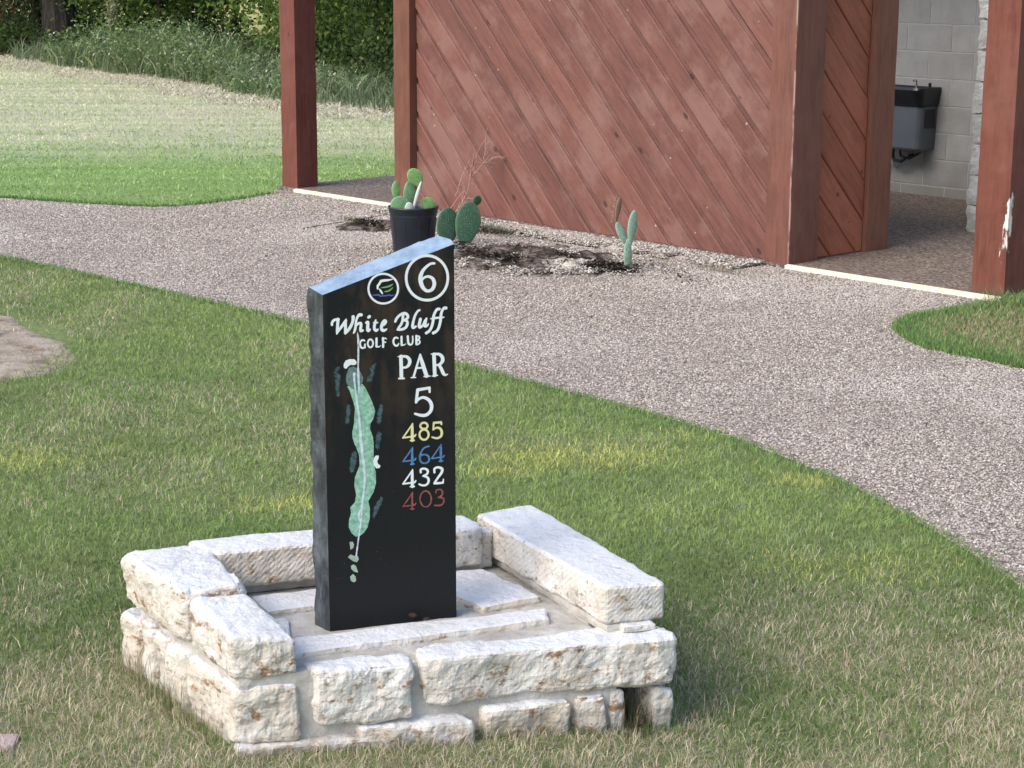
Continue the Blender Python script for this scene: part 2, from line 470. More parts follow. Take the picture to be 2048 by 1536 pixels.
b = NB('bed_soil'); p = b.pos()
n1 = b.noise(p, 11, 6, 0.7); n2 = b.noise(p, 45, 4, 0.75); n3 = b.noise(p, 130, 3, 0.7)
col = b.ramp(n1, [(0.36, (0.022, 0.018, 0.015)), (0.48, (0.07, 0.056, 0.046)), (0.56, (0.20, 0.165, 0.14)), (0.68, (0.32, 0.275, 0.24))])
col = b.mix(b.band(n2, 0.55, 0.7), col, (0.09, 0.075, 0.06))
M['soil'] = b.done(col, 0.95, (n2, 0.9, 0.02), spec=0.1, bump2=(n3, 0.6, 0.006))

b = NB('bare_dirt'); p = b.pos(); n1 = b.noise(p, 8, 6, .7); n2 = b.noise(p, 60, 4, .7)
col = b.ramp(n1, [(.32, (.20, .145, .10)), (.5, (.38, .315, .25)), (.7, (.50, .44, .37))])
col = b.mix(b.band(n2, .58, .68), col, (.10, .075, .055))
M['bare_dirt'] = b.done(col, .95, (n2, .8, .015), spec=.1)

b = NB('base_gravel'); p = b.pos()
v = b.node('ShaderNodeTexVoronoi', feature='F1'); b.L(p, v.inputs['Vector']); v.inputs['Scale'].default_value = 75
col = b.ramp(b.sep(v.outputs['Color'])[0], [(0, (0.22, 0.19, 0.16)), (0.5, (0.42, 0.375, 0.32)), (1, (0.60, 0.56, 0.49))])
col = b.mix(b.math('MULTIPLY', b.band(b.noise(p, 7, 5), 0.48, 0.66), 0.55), col, (0.17, 0.15, 0.13))
M['pale_gravel'] = b.done(col, 0.9, (v.outputs['Distance'], 0.8, 0.008), spec=0.2)

b = NB('cream_paint'); n1 = b.noise(b.pos(), 22, 5, 0.7)
M['cream'] = b.done(b.ramp(n1, [(0.3, (0.55, 0.50, 0.38)), (0.5, (0.78, 0.73, 0.56))]), 0.7, (n1, 0.4, 0.004))

# ------------------------------------------------------------------ the shelter's own frame: x along its front, y into it
O = Vector((-1.673, 14.545, 0.0))
RZ = math.radians(-47.8)
U = Vector((math.cos(RZ), math.sin(RZ), 0)); V = Vector((-math.sin(RZ), math.cos(RZ), 0))
def st(s, t, z=0.0): return O + U * s + V * t + Vector((0, 0, z))

# ------------------------------------------------------------------ ground sheet
xs = np.unique(np.concatenate([np.linspace(-400, -12, 12), np.linspace(-12, -2.2, 12), np.linspace(-2.2, 2.8, 64), np.linspace(2.8, 12, 10), np.linspace(12, 400, 12)]))
ys = np.unique(np.concatenate([np.linspace(-60, 2, 8), np.linspace(2, 7, 64), np.linspace(7, 40, 20), np.linspace(40, 900, 16)]))
gx, gy = np.meshgrid(xs, ys, indexing='ij'); gz = ground_z(gx, gy)
nx, ny = gx.shape
gv = np.stack([gx.ravel(), gy.ravel(), gz.ravel()], 1)
i, j = np.meshgrid(np.arange(nx - 1), np.arange(ny - 1), indexing='ij'); a = (i * ny + j).ravel()
gt = np.concatenate([np.stack([a, a + ny, a + ny + 1], 1), np.stack([a, a + ny + 1, a + 1], 1)])
g = obj('ground', tri_mesh('ground', gv, gt), M['ground'], smooth=True)
tag(g, kind='structure')

def smooth_line(pts, n=6):
    out = []
    for i in range(len(pts) - 1):
        p0 = np.array(pts[max(i - 1, 0)]); p1 = np.array(pts[i]); p2 = np.array(pts[i + 1]); p3 = np.array(pts[min(i + 2, len(pts) - 1)])
        for k in range(n):
            t = k / n
            out.append(tuple(0.5 * ((2 * p1) + (-p0 + p2) * t + (2 * p0 - 5 * p1 + 4 * p2 - p3) * t * t + (-p0 + 3 * p1 - 3 * p2 + p3) * t ** 3)))
    out.append(tuple(pts[-1])); return out
near_edge = smooth_line([(-10, 16.6), (-6.0, 13.7), (-3.06, 11.23), (-1.0, 9.14), (-0.24, 8.22), (0.62, 7.21), (1.08, 6.44), (1.33, 5.73), (1.50, 5.0), (1.72, 3.6), (2.0, 1.5)])
far_edge = smooth_line([(-10, 18.9), (-6.0, 15.1), (-3.81, 14.07), (-2.9, 13.68), (-2.47, 13.61), (-2.1, 13.95), (-1.83, 14.42)])
patch_edge = smooth_line([(2.50, 9.74), (2.1, 9.48), (1.9, 9.23), (1.86, 8.95), (1.93, 8.65), (2.25, 8.18), (3.0, 7.1), (4.4, 5.2), (5.4, 2.0)])
path_poly = near_edge + patch_edge[::-1] + [tuple(st(6.34, 0.0)[:2])] + [tuple(st(-0.26, 0.0)[:2])] + far_edge[::-1]
def sheet(name, poly, z, m):
    bm = bmesh.new(); vs_ = [bm.verts.new((q[0], q[1], z)) for q in poly]
    f = bm.faces.new(vs_); bmesh.ops.triangulate(bm, faces=[f])
    for f in bm.faces:
        if f.normal.z < 0: f.normal_flip()
    me = bpy.data.meshes.new(name); bm.to_mesh(me); bm.free()
    return obj(name, me, m)
tag(sheet('path', path_poly, 0.004, M['path']), kind='structure')

# slab under the shelter, a small step up from the path
slab_poly = [(-0.26, 0.0), (7.6, 0.0), (7.6, 5.2), (-0.26, 5.2)]
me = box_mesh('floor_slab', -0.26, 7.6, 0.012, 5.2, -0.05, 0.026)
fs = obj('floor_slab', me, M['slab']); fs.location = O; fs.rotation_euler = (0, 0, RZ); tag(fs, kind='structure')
for nm, s0, s1 in (('slab_edge', 0.0, 1.60), ('slab_edge', 4.86, 6.32)):
    bm = bmesh.new(); N = 40
    for k in range(N):
        pass
    vv, ff = [], []
    for k in range(N + 1):
        s = s0 + (s1 - s0) * k / N
        w = 0.004 * fbm(Vector((s * 9, 3.3, 0)))
        for (t, z) in ((-0.012 + w, -0.01), (-0.012 + w, 0.026 + w), (0.016 + w, 0.030), (0.016, -0.01)):
            vv.append((s, t, z))
    for k in range(N):
        for q in range(3):
            ff.append((k * 4 + q, k * 4 + 4 + q, k * 4 + 5 + q, k * 4 + 1 + q))
    ff += [(0, 1, 2, 3), (N * 4 + 3, N * 4 + 2, N * 4 + 1, N * 4)]
    bm.free()
    e = obj('slab_edge', pyd('slab_edge', vv, ff), M['cream']); e.location = O; e.rotation_euler = (0, 0, RZ); tag(e, kind='structure')
# gap between two pours of the path
jm = bpy.data.meshes.new('pour_joint')
c0, c1 = Vector((-1.40, 12.50, 0)), Vector((-0.62, 13.60, 0)); jd = (c1 - c0).normalized(); jn = Vector((-jd.y, jd.x, 0))
bm = bmesh.new(); L0, L1 = [], []
for k in range(25):
    q = c0 + (c1 - c0) * (k / 24); w = 0.011 + 0.006 * fbm(q * 9)
    L0.append(bm.verts.new((*(q + jn * w)[:2], 0.008))); L1.append(bm.verts.new((*(q - jn * w)[:2], 0.008)))
for k in range(24): bm.faces.new((L1[k], L1[k + 1], L0[k + 1], L0[k]))
bm.to_mesh(jm); bm.free()
tag(obj('pour_joint', jm, flat_mat('joint_dirt', (0.06, 0.05, 0.045), 0.95, 0.1)), kind='structure')

# low mounds of soil and pale gravel in the bed before the wall; their rims dip under the paving
def mound(name, cx, cy, rx, ry, rot, h, m, seed, n=44, rough=0.6):
    vv, ff = [], []
    for i in range(n + 1):
        for j in range(n + 1):
            a = (i / n * 2 - 1) * 1.25; b_ = (j / n * 2 - 1) * 1.25
            r = math.hypot(a, b_); ang = math.atan2(b_, a)
            rim = 1 + 0.35 * fbm(Vector((math.cos(ang) * 1.3, math.sin(ang) * 1.3, seed)), 3)
            x = a * rx; y = b_ * ry
            X = cx + x * math.cos(rot) - y * math.sin(rot); Y = cy + x * math.sin(rot) + y * math.cos(rot)
            e = 1 - (r / rim) ** 2
            z = 0.004 + h * max(e, -0.5) + rough * h * fbm(Vector((X * 7, Y * 7, seed)), 4) * max(0, min(1, e * 3 + 0.3))
            if e < 0: z = 0.004 - 0.02 + 0.02 * 0 if e < -0.15 else 0.004 + 0.13 * e
            vv.append((X, Y, z))
    for i in range(n):
        for j in range(n):
            k = i * (n + 1) + j; ff.append((k, k + n + 1, k + n + 2, k + 1))
    return tag(obj(name, pyd(name, vv, ff), m, smooth=True), kind='structure')
mound('soil_bed', 0.10, 11.25, 0.68, 0.50, RZ, 0.035, M['soil'], 1.3, rough=1.3)
mound('soil_bed', -0.95, 12.62, 0.26, 0.26, RZ, 0.022, M['soil'], 5.1, rough=1.2)
q = st(3.05, -0.10); mound('gravel_bed', q.x, q.y, 1.50, 0.17, RZ, 0.03, M['pale_gravel'], 2.2, n=60, rough=0.3)
q = st(4.0, -0.42); mound('gravel_bed', 0.33, 10.98, 0.20, 0.20, RZ, 0.05, M['pale_gravel'], 9.9, rough=0.7)
mound('bare_soil', -2.62, 8.42, 0.52, 0.80, 0.2, 0.012, M['soil'] if 0 else M['bare_dirt'], 4.4)

# ------------------------------------------------------------------ the paving's stones, each a real pebble standing half out of the cement
b = NB('pebble'); r_ = b.rnd()
c_ = b.ramp(r_, [(0.0, (0.18, 0.153, 0.130)), (0.14, (0.26, 0.222, 0.188)), (0.38, (0.37, 0.318, 0.27)), (0.66, (0.46, 0.40, 0.343)), (0.87, (0.54, 0.485, 0.43)), (1.0, (0.68, 0.64, 0.58))])
big = b.noise(b.pos(), 1.2, 4, 0.6)
c_ = b.mix(b.math('MULTIPLY', b.band(big, 0.42, 0.68), 0.28), c_, (0.22, 0.195, 0.175))
c_ = b.mix(b.math('MULTIPLY', b.band(b.noise(b.pos(), 0.55, 3), 0.48, 0.62), 0.3), c_, (0.62, 0.58, 0.54))
M['pebble'] = b.done(c_, 0.7, spec=0.3)
def pebbles(name, x, y, z, r, m, flat=0.55):
    n = len(x)
    me = bpy.data.meshes.new(name); me.vertices.add(n)
    me.vertices.foreach_set('co', np.stack([x, y, z], 1).astype(np.float32).ravel())
    sc = np.stack([r * (0.8 + 0.5 * rng.random(n)), r, r * flat * (0.7 + 0.6 * rng.random(n))], 1).astype(np.float32)
    ro = np.stack([rng.normal(0, .25, n), rng.normal(0, .25, n), rng.random(n) * 6.28], 1).astype(np.float32)
    for nm, d in (('sc', sc), ('ro', ro)):
        a = me.attributes.new(nm, 'FLOAT_VECTOR', 'POINT'); a.data.foreach_set('vector', d.ravel())
    o = obj(name, me)
    ng = bpy.data.node_groups.new(name, 'GeometryNodeTree')
    ng.interface.new_socket('Geometry', in_out='INPUT', socket_type='NodeSocketGeometry')
    ng.interface.new_socket('Geometry', in_out='OUTPUT', socket_type='NodeSocketGeometry')
    N = ng.nodes.new; gi, go = N('NodeGroupInput'), N('NodeGroupOutput')
    ico = N('GeometryNodeMeshIcoSphere'); ico.inputs['Subdivisions'].default_value = 1; ico.inputs['Radius'].default_value = 1.0
    sm = N('GeometryNodeSetShadeSmooth'); mt = N('GeometryNodeSetMaterial'); mt.inputs['Material'].default_value = m
    ip = N('GeometryNodeInstanceOnPoints'); a1 = N('GeometryNodeInputNamedAttribute'); a2 = N('GeometryNodeInputNamedAttribute'); er = N('FunctionNodeEulerToRotation')
    a1.data_type = a2.data_type = 'FLOAT_VECTOR'; a1.inputs['Name'].default_value = 'sc'; a2.inputs['Name'].default_value = 'ro'
    L = ng.links.new
    L(ico.outputs['Mesh'], sm.inputs[0]); L(sm.outputs[0], mt.inputs[0]); L(gi.outputs[0], ip.inputs['Points']); L(mt.outputs[0], ip.inputs['Instance'])
    L(a1.outputs[0], ip.inputs['Scale']); L(a2.outputs[0], er.inputs[0]); L(er.outputs[0], ip.inputs['Rotation']); L(ip.outputs[0], go.inputs[0])
    md = o.modifiers.new('stones', 'NODES'); md.node_group = ng
    return o
def make_paving_stones():
    n = 1100000; x = -4.6 + 9.6 * rng.random(n); y = 4.6 + 9.8 * rng.random(n)
    k = (rng.random(n) < np.minimum(1, (7.5 / y) ** 1.2)) & (np.abs(x) < 0.29 * y + 0.6) & inside(path_poly, x, y)
    x, y = x[k], y[k]; n = len(x)
    r = (0.0026 + 0.0032 * rng.random(n) ** 1.5) * np.maximum(1, y / 8.5) ** .7
    o = pebbles('path_pebbles', x, y, np.full(n, 0.0048) + .0012 * rng.random(n), r, M['pebble'])
    tag(o, 'small pinkish grey pebbles exposed in the surface of the path', 'pebbles', kind='stuff'); print('pebbles', n)
    # loose pebbles in the bed along the wall
    n = 26000; s = 1.3 + 3.4 * rng.random(n); t = -0.30 + 0.30 * rng.random(n); x = O.x + s * U.x + t * V.x; y = O.y + s * U.y + t * V.y
    k = vfbm(x, y, 5, 3) > .40; x, y = x[k], y[k]; n = len(x)
    ne = 15000; ex = .10 + rng.normal(0, .42, ne); ey = 11.25 + rng.normal(0, .33, ne); kk = (vfbm(ex, ey, 6, 13) > .47) & (1.0 * ex + ey < 11.95) & (ey > 10.2); ex, ey = ex[kk], ey[kk]
    x = np.concatenate([x, ex]); y = np.concatenate([y, ey]); n = len(x)
    o = pebbles('bed_pebbles', x, y, .012 + .022 * rng.random(n), .004 + .006 * rng.random(n) ** 2, M['pale_pebble'])
    tag(o, 'loose pale pebbles in the narrow bed along the foot of the board wall', 'pebbles', kind='stuff')
b = NB('pale_pebble'); r_ = b.rnd()
M['pale_pebble'] = b.done(b.ramp(r_, [(0.0, (0.14, 0.12, 0.10)), (0.3, (0.34, 0.30, 0.26)), (0.7, (0.50, 0.46, 0.41)), (1.0, (0.66, 0.63, 0.58))]), 0.85, spec=.2)
make_paving_stones()

# ------------------------------------------------------------------ grass, blade by blade
def blades(x, y, z, h, w, lean, col, az=None):
    n = len(x)
    yaw = rng.random(n) * 2 * np.pi
    az = rng.random(n) * 2 * np.pi if az is None else az
    dx, dy = np.cos(yaw) * w / 2, np.sin(yaw) * w / 2
    lx, ly = np.cos(az) * lean, np.sin(az) * lean
    hz = np.sqrt(np.maximum(h ** 2 - (lean * 0.8) ** 2, (h * 0.25) ** 2))
    v = np.empty((n, 5, 3), np.float32)
    v[:, 0] = np.stack([x - dx, y - dy, z - 0.004], 1); v[:, 1] = np.stack([x + dx, y + dy, z - 0.004], 1)
    mx, my, mz = x + lx * 0.35, y + ly * 0.35, z + hz * 0.6
    v[:, 2] = np.stack([mx - dx * .8, my - dy * .8, mz], 1); v[:, 3] = np.stack([mx + dx * .8, my + dy * .8, mz], 1)
    v[:, 4] = np.stack([x + lx, y + ly, z + hz], 1)
    b0 = np.arange(n)[:, None] * 5
    t = np.concatenate([b0 + [0, 1, 3], b0 + [0, 3, 2], b0 + [2, 3, 4]], 1).reshape(-1, 3)
    return v.reshape(-1, 3), t, np.repeat(col, 5, 0)

FOOT = [(-0.64, 4.0), (0.40, 4.24), (0.11, 4.93), (-0.98, 4.55)]
near_poly = near_edge + [(-12, 1.5)]
def lerp3(a, b, f): return np.asarray(a) * (1 - f[:, None]) + np.asarray(b) * f[:, None]
def lawn_tone(x, y, n):
    g1, g2 = np.array((0.175, 0.295, 0.088)), np.array((0.35, 0.445, 0.15))
    c = lerp3(g1, g2, vfbm(x, y, 2.2, 3))
    c = c * np.array((1.0, .96, 1.0)) * (1 - 0.36 * sstep(5.9, 4.7, y + 0.9 * (vfbm(x, y, 1.5, 33) - .5)))[:, None]  # tree shade over the front lawn, darkened into the blade colour
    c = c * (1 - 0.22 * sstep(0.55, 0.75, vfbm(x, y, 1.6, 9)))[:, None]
    # pale worn tips in the middle of the lawn, straw in the dry front
    dry = sstep(5.6, 4.1, y + 1.7 * (vfbm(x, y, 2.3, 20) - 0.5) - 0.25 * np.maximum(x, 0)) * 0.86
    dry = np.maximum(dry, 0.75 * sstep(0.62, 0.78, vfbm(x, y, 2.0, 31)) * sstep(6.2, 4.8, y))
    dry = np.maximum(dry, 0.93 * np.exp(-(((x + 0.86) / 0.17) ** 2 + ((y - 4.20) / 0.32) ** 2)))
    dry = np.maximum(dry, 0.80 * np.exp(-(((x + 1.08) / 0.14) ** 2 + ((y - 4.40) / 0.14) ** 2)))
    dry = np.maximum(dry, 0.90 * np.exp(-(((x - 1.05) / 0.34) ** 2 + ((y - 4.0) / 0.42) ** 2)))
    dry = dry * (1 - 0.75 * np.exp(-(((x - .62) / .13) ** 2 + ((y - 4.35) / .3) ** 2))) * (1 - 0.6 * sstep(.6, .75, vfbm(x, y, 2.6, 71)))
    dry = np.maximum(dry, 0.36 * sstep(0.45, 0.70, vfbm(x, y, 1.3, 44)) * sstep(5.5, 6.5, y))
    isdry = rng.random(n) < dry
    st1, st2 = np.array((0.38, 0.315, 0.205)), np.array((0.62, 0.545, 0.41))
    straw = lerp3(st1, st2, rng.random(n))
    c = np.where(isdry[:, None], straw, c)
    # sun flecks on the lawn, coloured in as yellow blades
    sunfleck = np.zeros(n)
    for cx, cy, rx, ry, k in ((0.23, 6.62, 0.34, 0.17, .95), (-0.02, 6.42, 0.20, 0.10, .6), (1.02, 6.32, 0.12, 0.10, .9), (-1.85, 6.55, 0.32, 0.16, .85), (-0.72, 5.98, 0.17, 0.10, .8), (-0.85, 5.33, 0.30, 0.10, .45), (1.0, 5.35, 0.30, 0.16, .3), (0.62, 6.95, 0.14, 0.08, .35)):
        sunfleck = np.maximum(sunfleck, k * np.exp(-(((x - cx) / rx) ** 2 + ((y - cy) / ry) ** 2) ** 1.5))
    sunfleck *= 0.6 + 0.7 * vfbm(x, y, 9, 50)
    isfleck = rng.random(n) < sunfleck
    c = np.where(isfleck[:, None], lerp3((0.44, 0.47, 0.12), (0.62, 0.62, 0.22), rng.random(n)), c)
    c = c * (0.72 + 0.56 * rng.random(n))[:, None]
    pale = rng.random(n) < 0.06
    return np.where(pale[:, None], c * 0.5 + 0.20, c)

def scatter(n, x0, x1, y0, y1, dens_fn, poly, holes=()):
    x = x0 + (x1 - x0) * rng.random(n); y = y0 + (y1 - y0) * rng.random(n)
    k = rng.random(n) < dens_fn(x, y)
    half = 0.295 * y + 0.85                       # what the picture and a step to either side can show
    k &= np.abs(x) < half
    k &= inside(poly, x + 0.16 * (vfbm(x, y, 3.1, 91) - .5) + .05 * (vnoise(x, y, 17, 92) - .5), y + 0.16 * (vfbm(x, y, 3.1, 93) - .5) + .05 * (vnoise(x, y, 17, 94) - .5))
    for hpoly in holes: k &= ~inside(hpoly, x, y)
    return x[k], y[k]

def make_near_lawn():
    D = lambda x, y: np.minimum(1, (4.7 / y) ** 1.7)
    x, y = scatter(1600000, -4.9, 2.0, 3.55, 13.6, D, near_poly, (FOOT,))
    bare = sstep(1.25, 0.95, np.hypot((x + 2.62) / 0.52, (y - 8.42) / 0.86) + 0.25 * (vfbm(x, y, 6, 7) - 0.5))
    k = rng.random(len(x)) > bare * 0.93
    x, y = x[k], y[k]; n = len(x)
    tuft = vfbm(x, y, 14, 60)
    h = (0.014 + 0.017 * rng.random(n)) * (0.65 + 0.8 * tuft)
    h = h * (1 + 0.5 * sstep(5.2, 4.2, y) * (rng.random(n) < 0.25))
    w = (0.0017 + 0.0010 * rng.random(n)) * (y / 4.4) ** 0.75
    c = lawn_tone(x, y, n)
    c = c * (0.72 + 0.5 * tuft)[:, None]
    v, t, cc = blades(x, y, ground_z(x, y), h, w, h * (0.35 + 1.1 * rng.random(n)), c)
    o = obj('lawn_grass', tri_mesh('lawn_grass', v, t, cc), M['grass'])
    tag(o, 'short mown lawn grass, green with straw coloured dry patches, around the stone planter', 'grass', kind='stuff')
    print('near blades', n)
make_near_lawn()

def make_edge_grass():
    # longer blades leaning over the paving along both lawn edges, and rank grass round the planter and the post
    parts = []
    def along(line, n, h, w, inward, y_lo=3.6, y_hi=18):
        L = np.array(line); seg = np.hypot(*(L[1:] - L[:-1]).T); cum = np.concatenate([[0], np.cumsum(seg)])
        d = rng.random(n) * cum[-1]; i = np.clip(np.searchsorted(cum, d) - 1, 0, len(seg) - 1); f = (d - cum[i]) / seg[i]
        P = L[i] + (L[i + 1] - L[i]) * f[:, None]; T = (L[i + 1] - L[i]) / seg[i][:, None]; N = np.stack([-T[:, 1], T[:, 0]], 1) * inward
        P = P - N * (rng.random(n) ** 1.5 * 0.07 - 0.018 * (vfbm(P[:, 0], P[:, 1], 6, 3))[:])[:, None]
        k = (P[:, 1] > y_lo) & (P[:, 1] < y_hi) & (np.abs(P[:, 0]) < 0.3 * P[:, 1] + 0.5)
        P, N = P[k], N[k]; m = len(P)
        hh = h * (0.5 + rng.random(m)); c = lerp3((0.12, 0.24, 0.075), (0.24, 0.34, 0.12), rng.random(m))
        parts.append(blades(P[:, 0], P[:, 1], ground_z(P[:, 0], P[:, 1]), hh, w * (P[:, 1] / 6) ** .8, hh * rng.random(m) * 0.9, c, az=np.arctan2(N[:, 1], N[:, 0]) + rng.normal(0, 0.9, m)))
    along(near_edge, 14000, 0.022, 0.0028, 1)
    along(far_edge, 5000, 0.028, 0.004, -1)
    along(patch_edge, 6000, 0.034, 0.0032, -1)
    fp = FOOT + [FOOT[0]]
    L = []
    for (a, c_) in zip(fp, fp[1:]): L += [a, c_]
    along(fp, 2600, 0.022, 0.0024, -1)
    V_ = np.concatenate([p[0] for p in parts]); off = np.cumsum([0] + [len(p[0]) for p in parts[:-1]])
    T_ = np.concatenate([p[1] + o for p, o in zip(parts, off)]); C_ = np.concatenate([p[2] for p in parts])
    tag(obj('edge_grass', tri_mesh('edge_grass', V_, T_, C_), M['grass']), 'longer dark green grass fringing the paving and the planter foot', 'grass', kind='stuff')
make_edge_grass()

def make_patch_grass():
    poly = patch_edge + [(9, 2), (9, 9.9), tuple(st(6.42, 0.0)[:2])]
    x, y = scatter(420000, 1.7, 4.4, 5.0, 11.5, lambda x, y: np.minimum(1, (7.0 / y) ** 1.5), poly, ([tuple(st(*c)[:2]) for c in ((6.36, -.0), (9, -.0), (9, 4), (6.36, 4))],))
    n = len(x)
    rim = 1 - sstep(0.0, 0.42, np.min(np.hypot(x[:, None] - np.array(patch_edge)[None, :, 0], y[:, None] - np.array(patch_edge)[None, :, 1]), 1))
    dry = (rng.random(n) < 0.62 * (1 - rim) + 0.05)
    c = lerp3((0.12, 0.24, 0.075), (0.24, 0.35, 0.12), rng.random(n))
    c = np.where(dry[:, None], lerp3((0.30, 0.27, 0.15), (0.44, 0.38, 0.24), rng.random(n)), c)
    h = 0.016 + 0.026 * rng.random(n) + 0.018 * rim * rng.random(n)
    post = np.exp(-((x - 2.66) ** 2 + (y - 9.86) ** 2) / 0.10)
    h = h + 0.10 * post * rng.random(n)
    v, t, cc = blades(x, y, np.zeros(n), h, (0.003 + 0.0015 * rng.random(n)) * (y / 6) ** .7, h * (0.2 + 0.6 * rng.random(n)), c * (0.75 + 0.5 * rng.random(n))[:, None])
    tag(obj('corner_grass', tri_mesh('corner_grass', v, t, cc), M['grass']), 'ragged grass corner at the foot of the right shelter post', 'grass', kind='stuff')
make_patch_grass()

def make_far_lawn():
    poly = far_edge + [tuple(st(-0.30, 0.1)[:2]), tuple(st(-0.30, 5.4)[:2]), (6, 22), (6, 34), (-16, 40), (-16, 18)]
    D = lambda x, y: np.minimum(1, (14.5 / y) ** 1.2)
    x, y = scatter(560000, -12, 3.5, 13.4, 34, D, poly)
    k = 1.42 * x + y < 24.2; x, y = x[k], y[k]
    n = len(x)
    f = sstep(16.8, 19.6, y + 2.4 * (vfbm(x, y * 2.5, 0.5, 3) - 0.5) + 1.1 * (vnoise(x, y * 6, 1.2, 8) - 0.5) + 0.25 * (x + 3))
    green = lerp3((0.20, 0.36, 0.10), (0.46, 0.58, 0.24), np.clip(vfbm(x * .7, y * 5.0, 0.9, 5) * 1.9 - 0.5 + 0.25 * (rng.random(n) - .5), 0, 1))
    green = green * (1 - 0.25 * sstep(14.9, 13.9, y + 0.5 * (vfbm(x, y, 1.5, 9) - .5)))[:, None]
    straw = lerp3((0.35, 0.43, 0.21), (0.74, 0.74, 0.48), np.clip(vfbm(x * .6, y * 4.5, 0.8, 15) * 2.2 - 0.6 + 0.25 * (rng.random(n) - .5), 0, 1))  # field greens and straw brightened to carry the stronger light there
    tan = sstep(0.52, 0.66, vfbm(x, y * 2, 0.7, 25))
    straw = straw * (1 - 0.5 * tan[:, None]) + np.array((0.60, 0.53, 0.40)) * 0.5 * tan[:, None]
    isS = rng.random(n) < f * 0.93 + 0.04
    c = np.where(isS[:, None], straw, green) * (0.78 + 0.44 * rng.random(n))[:, None]
    tuft = vfbm(x, y, 5, 70)
    h = (0.014 + 0.022 * rng.random(n)) * (0.6 + 0.9 * tuft)
    w = (0.0052 + 0.004 * rng.random(n)) * (y / 15) ** 0.9
    v, t, cc = blades(x, y, np.zeros(n), h, w, h * (0.5 + 1.6 * rng.random(n)), c)
    tag(obj('field_grass', tri_mesh('field_grass', v, t, cc), M['grass']), 'mown field beyond the path, bright green in front and pale straw behind', 'grass', kind='stuff')
    print('far blades', n)
make_far_lawn()

# ------------------------------------------------------------------ the restroom shelter
shelter = empty('restroom_shelter', O, RZ)
tag(shelter, 'red-brown wooden shelter with diagonal board wall, square posts and painted block wall behind', 'building')

def clip_poly(poly, a, b, c):
    """keep a*x + b*y <= c"""
    out = []
    for i in range(len(poly)):
        p, q = poly[i], poly[(i + 1) % len(poly)]
        dp, dq = a * p[0] + b * p[1] - c, a * q[0] + b * q[1] - c
        if dp <= 0: out.append(p)
        if dp * dq < 0:
            f = dp / (dp - dq); out.append((p[0] + (q[0] - p[0]) * f, p[1] + (q[1] - p[1]) * f))
    return out

def shrink(poly, d):
    cx = sum(p[0] for p in poly) / len(poly); cy = sum(p[1] for p in poly) / len(poly)
    n = len(poly); out = []
    ar = sum(poly[i][0] * poly[(i + 1) % n][1] - poly[(i + 1) % n][0] * poly[i][1] for i in range(n))
    sgn = 1 if ar > 0 else -1
    res = list(poly)
    for i in range(n):
        p, q = poly[i], poly[(i + 1) % n]
        ex, ey = q[0] - p[0], q[1] - p[1]; l = math.hypot(ex, ey)
        if l < 1e-6: continue
        nx_, ny_ = ey / l * sgn, -ex / l * sgn      # outward
        res = clip_poly(res, nx_, ny_, nx_ * p[0] + ny_ * p[1] - d)
        if len(res) < 3: return None
    return res

def board_mesh(poly, depth0, depth1, axis, bow=0.0, seed=0):
    """plank from an outline in (along, z); axis 'x': along = x and it faces -y; axis 'y': along = y and it faces +x"""
    inner = shrink(poly, 0.007)
    bm = bmesh.new()
    def P(p, d):
        return (p[0], d, p[1]) if axis == 'x' else (d, p[0], p[1])
    back = [bm.verts.new(P(p, depth0)) for p in poly]
    if inner and len(inner) == len(poly):
        ch = depth1 + (0.006 if depth1 < depth0 else -0.006)
        mid = [bm.verts.new(P(p, ch)) for p in poly]
        fr = [bm.verts.new(P(p, depth1 + bow * (k % 2))) for k, p in enumerate(inner)]
        rings = [back, mid, fr]
    else:
        fr = [bm.verts.new(P(p, depth1)) for p in poly]; rings = [back, fr]
    n = len(poly)
    for r0, r1 in zip(rings, rings[1:]):
        for k in range(n): bm.faces.new((r0[k], r0[(k + 1) % n], r1[(k + 1) % n], r1[k]))
    bm.faces.new(back[::-1]); bm.faces.new(rings[-1])
    return bm_mesh('board', bm)

WT = 2.42      # top of the screen
def diag_boards(a0, a1, z0, z1, pitch_, c_off, gap, parent, m, axis, d_back, d_front, slope=1.0, channel=0.0):
    rr = random.Random(5); k = math.floor((a0 + z0 - c_off) / pitch_)
    while c_off + k * pitch_ < a1 + slope * z1:
        c0, c1 = c_off + k * pitch_ + gap / 2, c_off + (k + 1) * pitch_ - gap / 2
        poly = [(a0, z0), (a1, z0), (a1, z1), (a0, z1)]
        poly = clip_poly(poly, 1, slope, c1); poly = clip_poly(poly, -1, -slope, -c0) if len(poly) > 2 else []
        clean = []
        for p in poly:
            if not clean or math.hypot(p[0] - clean[-1][0], p[1] - clean[-1][1]) > 0.004: clean.append(p)
        if len(clean) > 2 and math.hypot(clean[0][0] - clean[-1][0], clean[0][1] - clean[-1][1]) < 0.004: clean.pop()
        if len(clean) > 2:
            j = rr.uniform(-0.005, 0.005)
            me = board_mesh(clean, d_back, d_front + j, axis)
            if channel:          # channel siding: a thin lip runs along the upper edge of the raised face
                face = clip_poly(clean, 1, slope, c1 - channel); f2 = []
                for p in face:
                    if not f2 or math.hypot(p[0] - f2[-1][0], p[1] - f2[-1][1]) > 0.004: f2.append(p)
                if len(f2) > 2 and math.hypot(f2[0][0] - f2[-1][0], f2[0][1] - f2[-1][1]) < 0.004: f2.pop()
                bm = bmesh.new(); bm.from_mesh(board_mesh(clean, d_back, d_front + 0.013 + j, axis))
                if len(f2) > 2: bm.from_mesh(board_mesh(f2, d_front + 0.0135 + j, d_front + j, axis))
                me = bpy.data.meshes.new('board'); bm.to_mesh(me); bm.free()
            obj('board', me, m, parent)
        k += 1

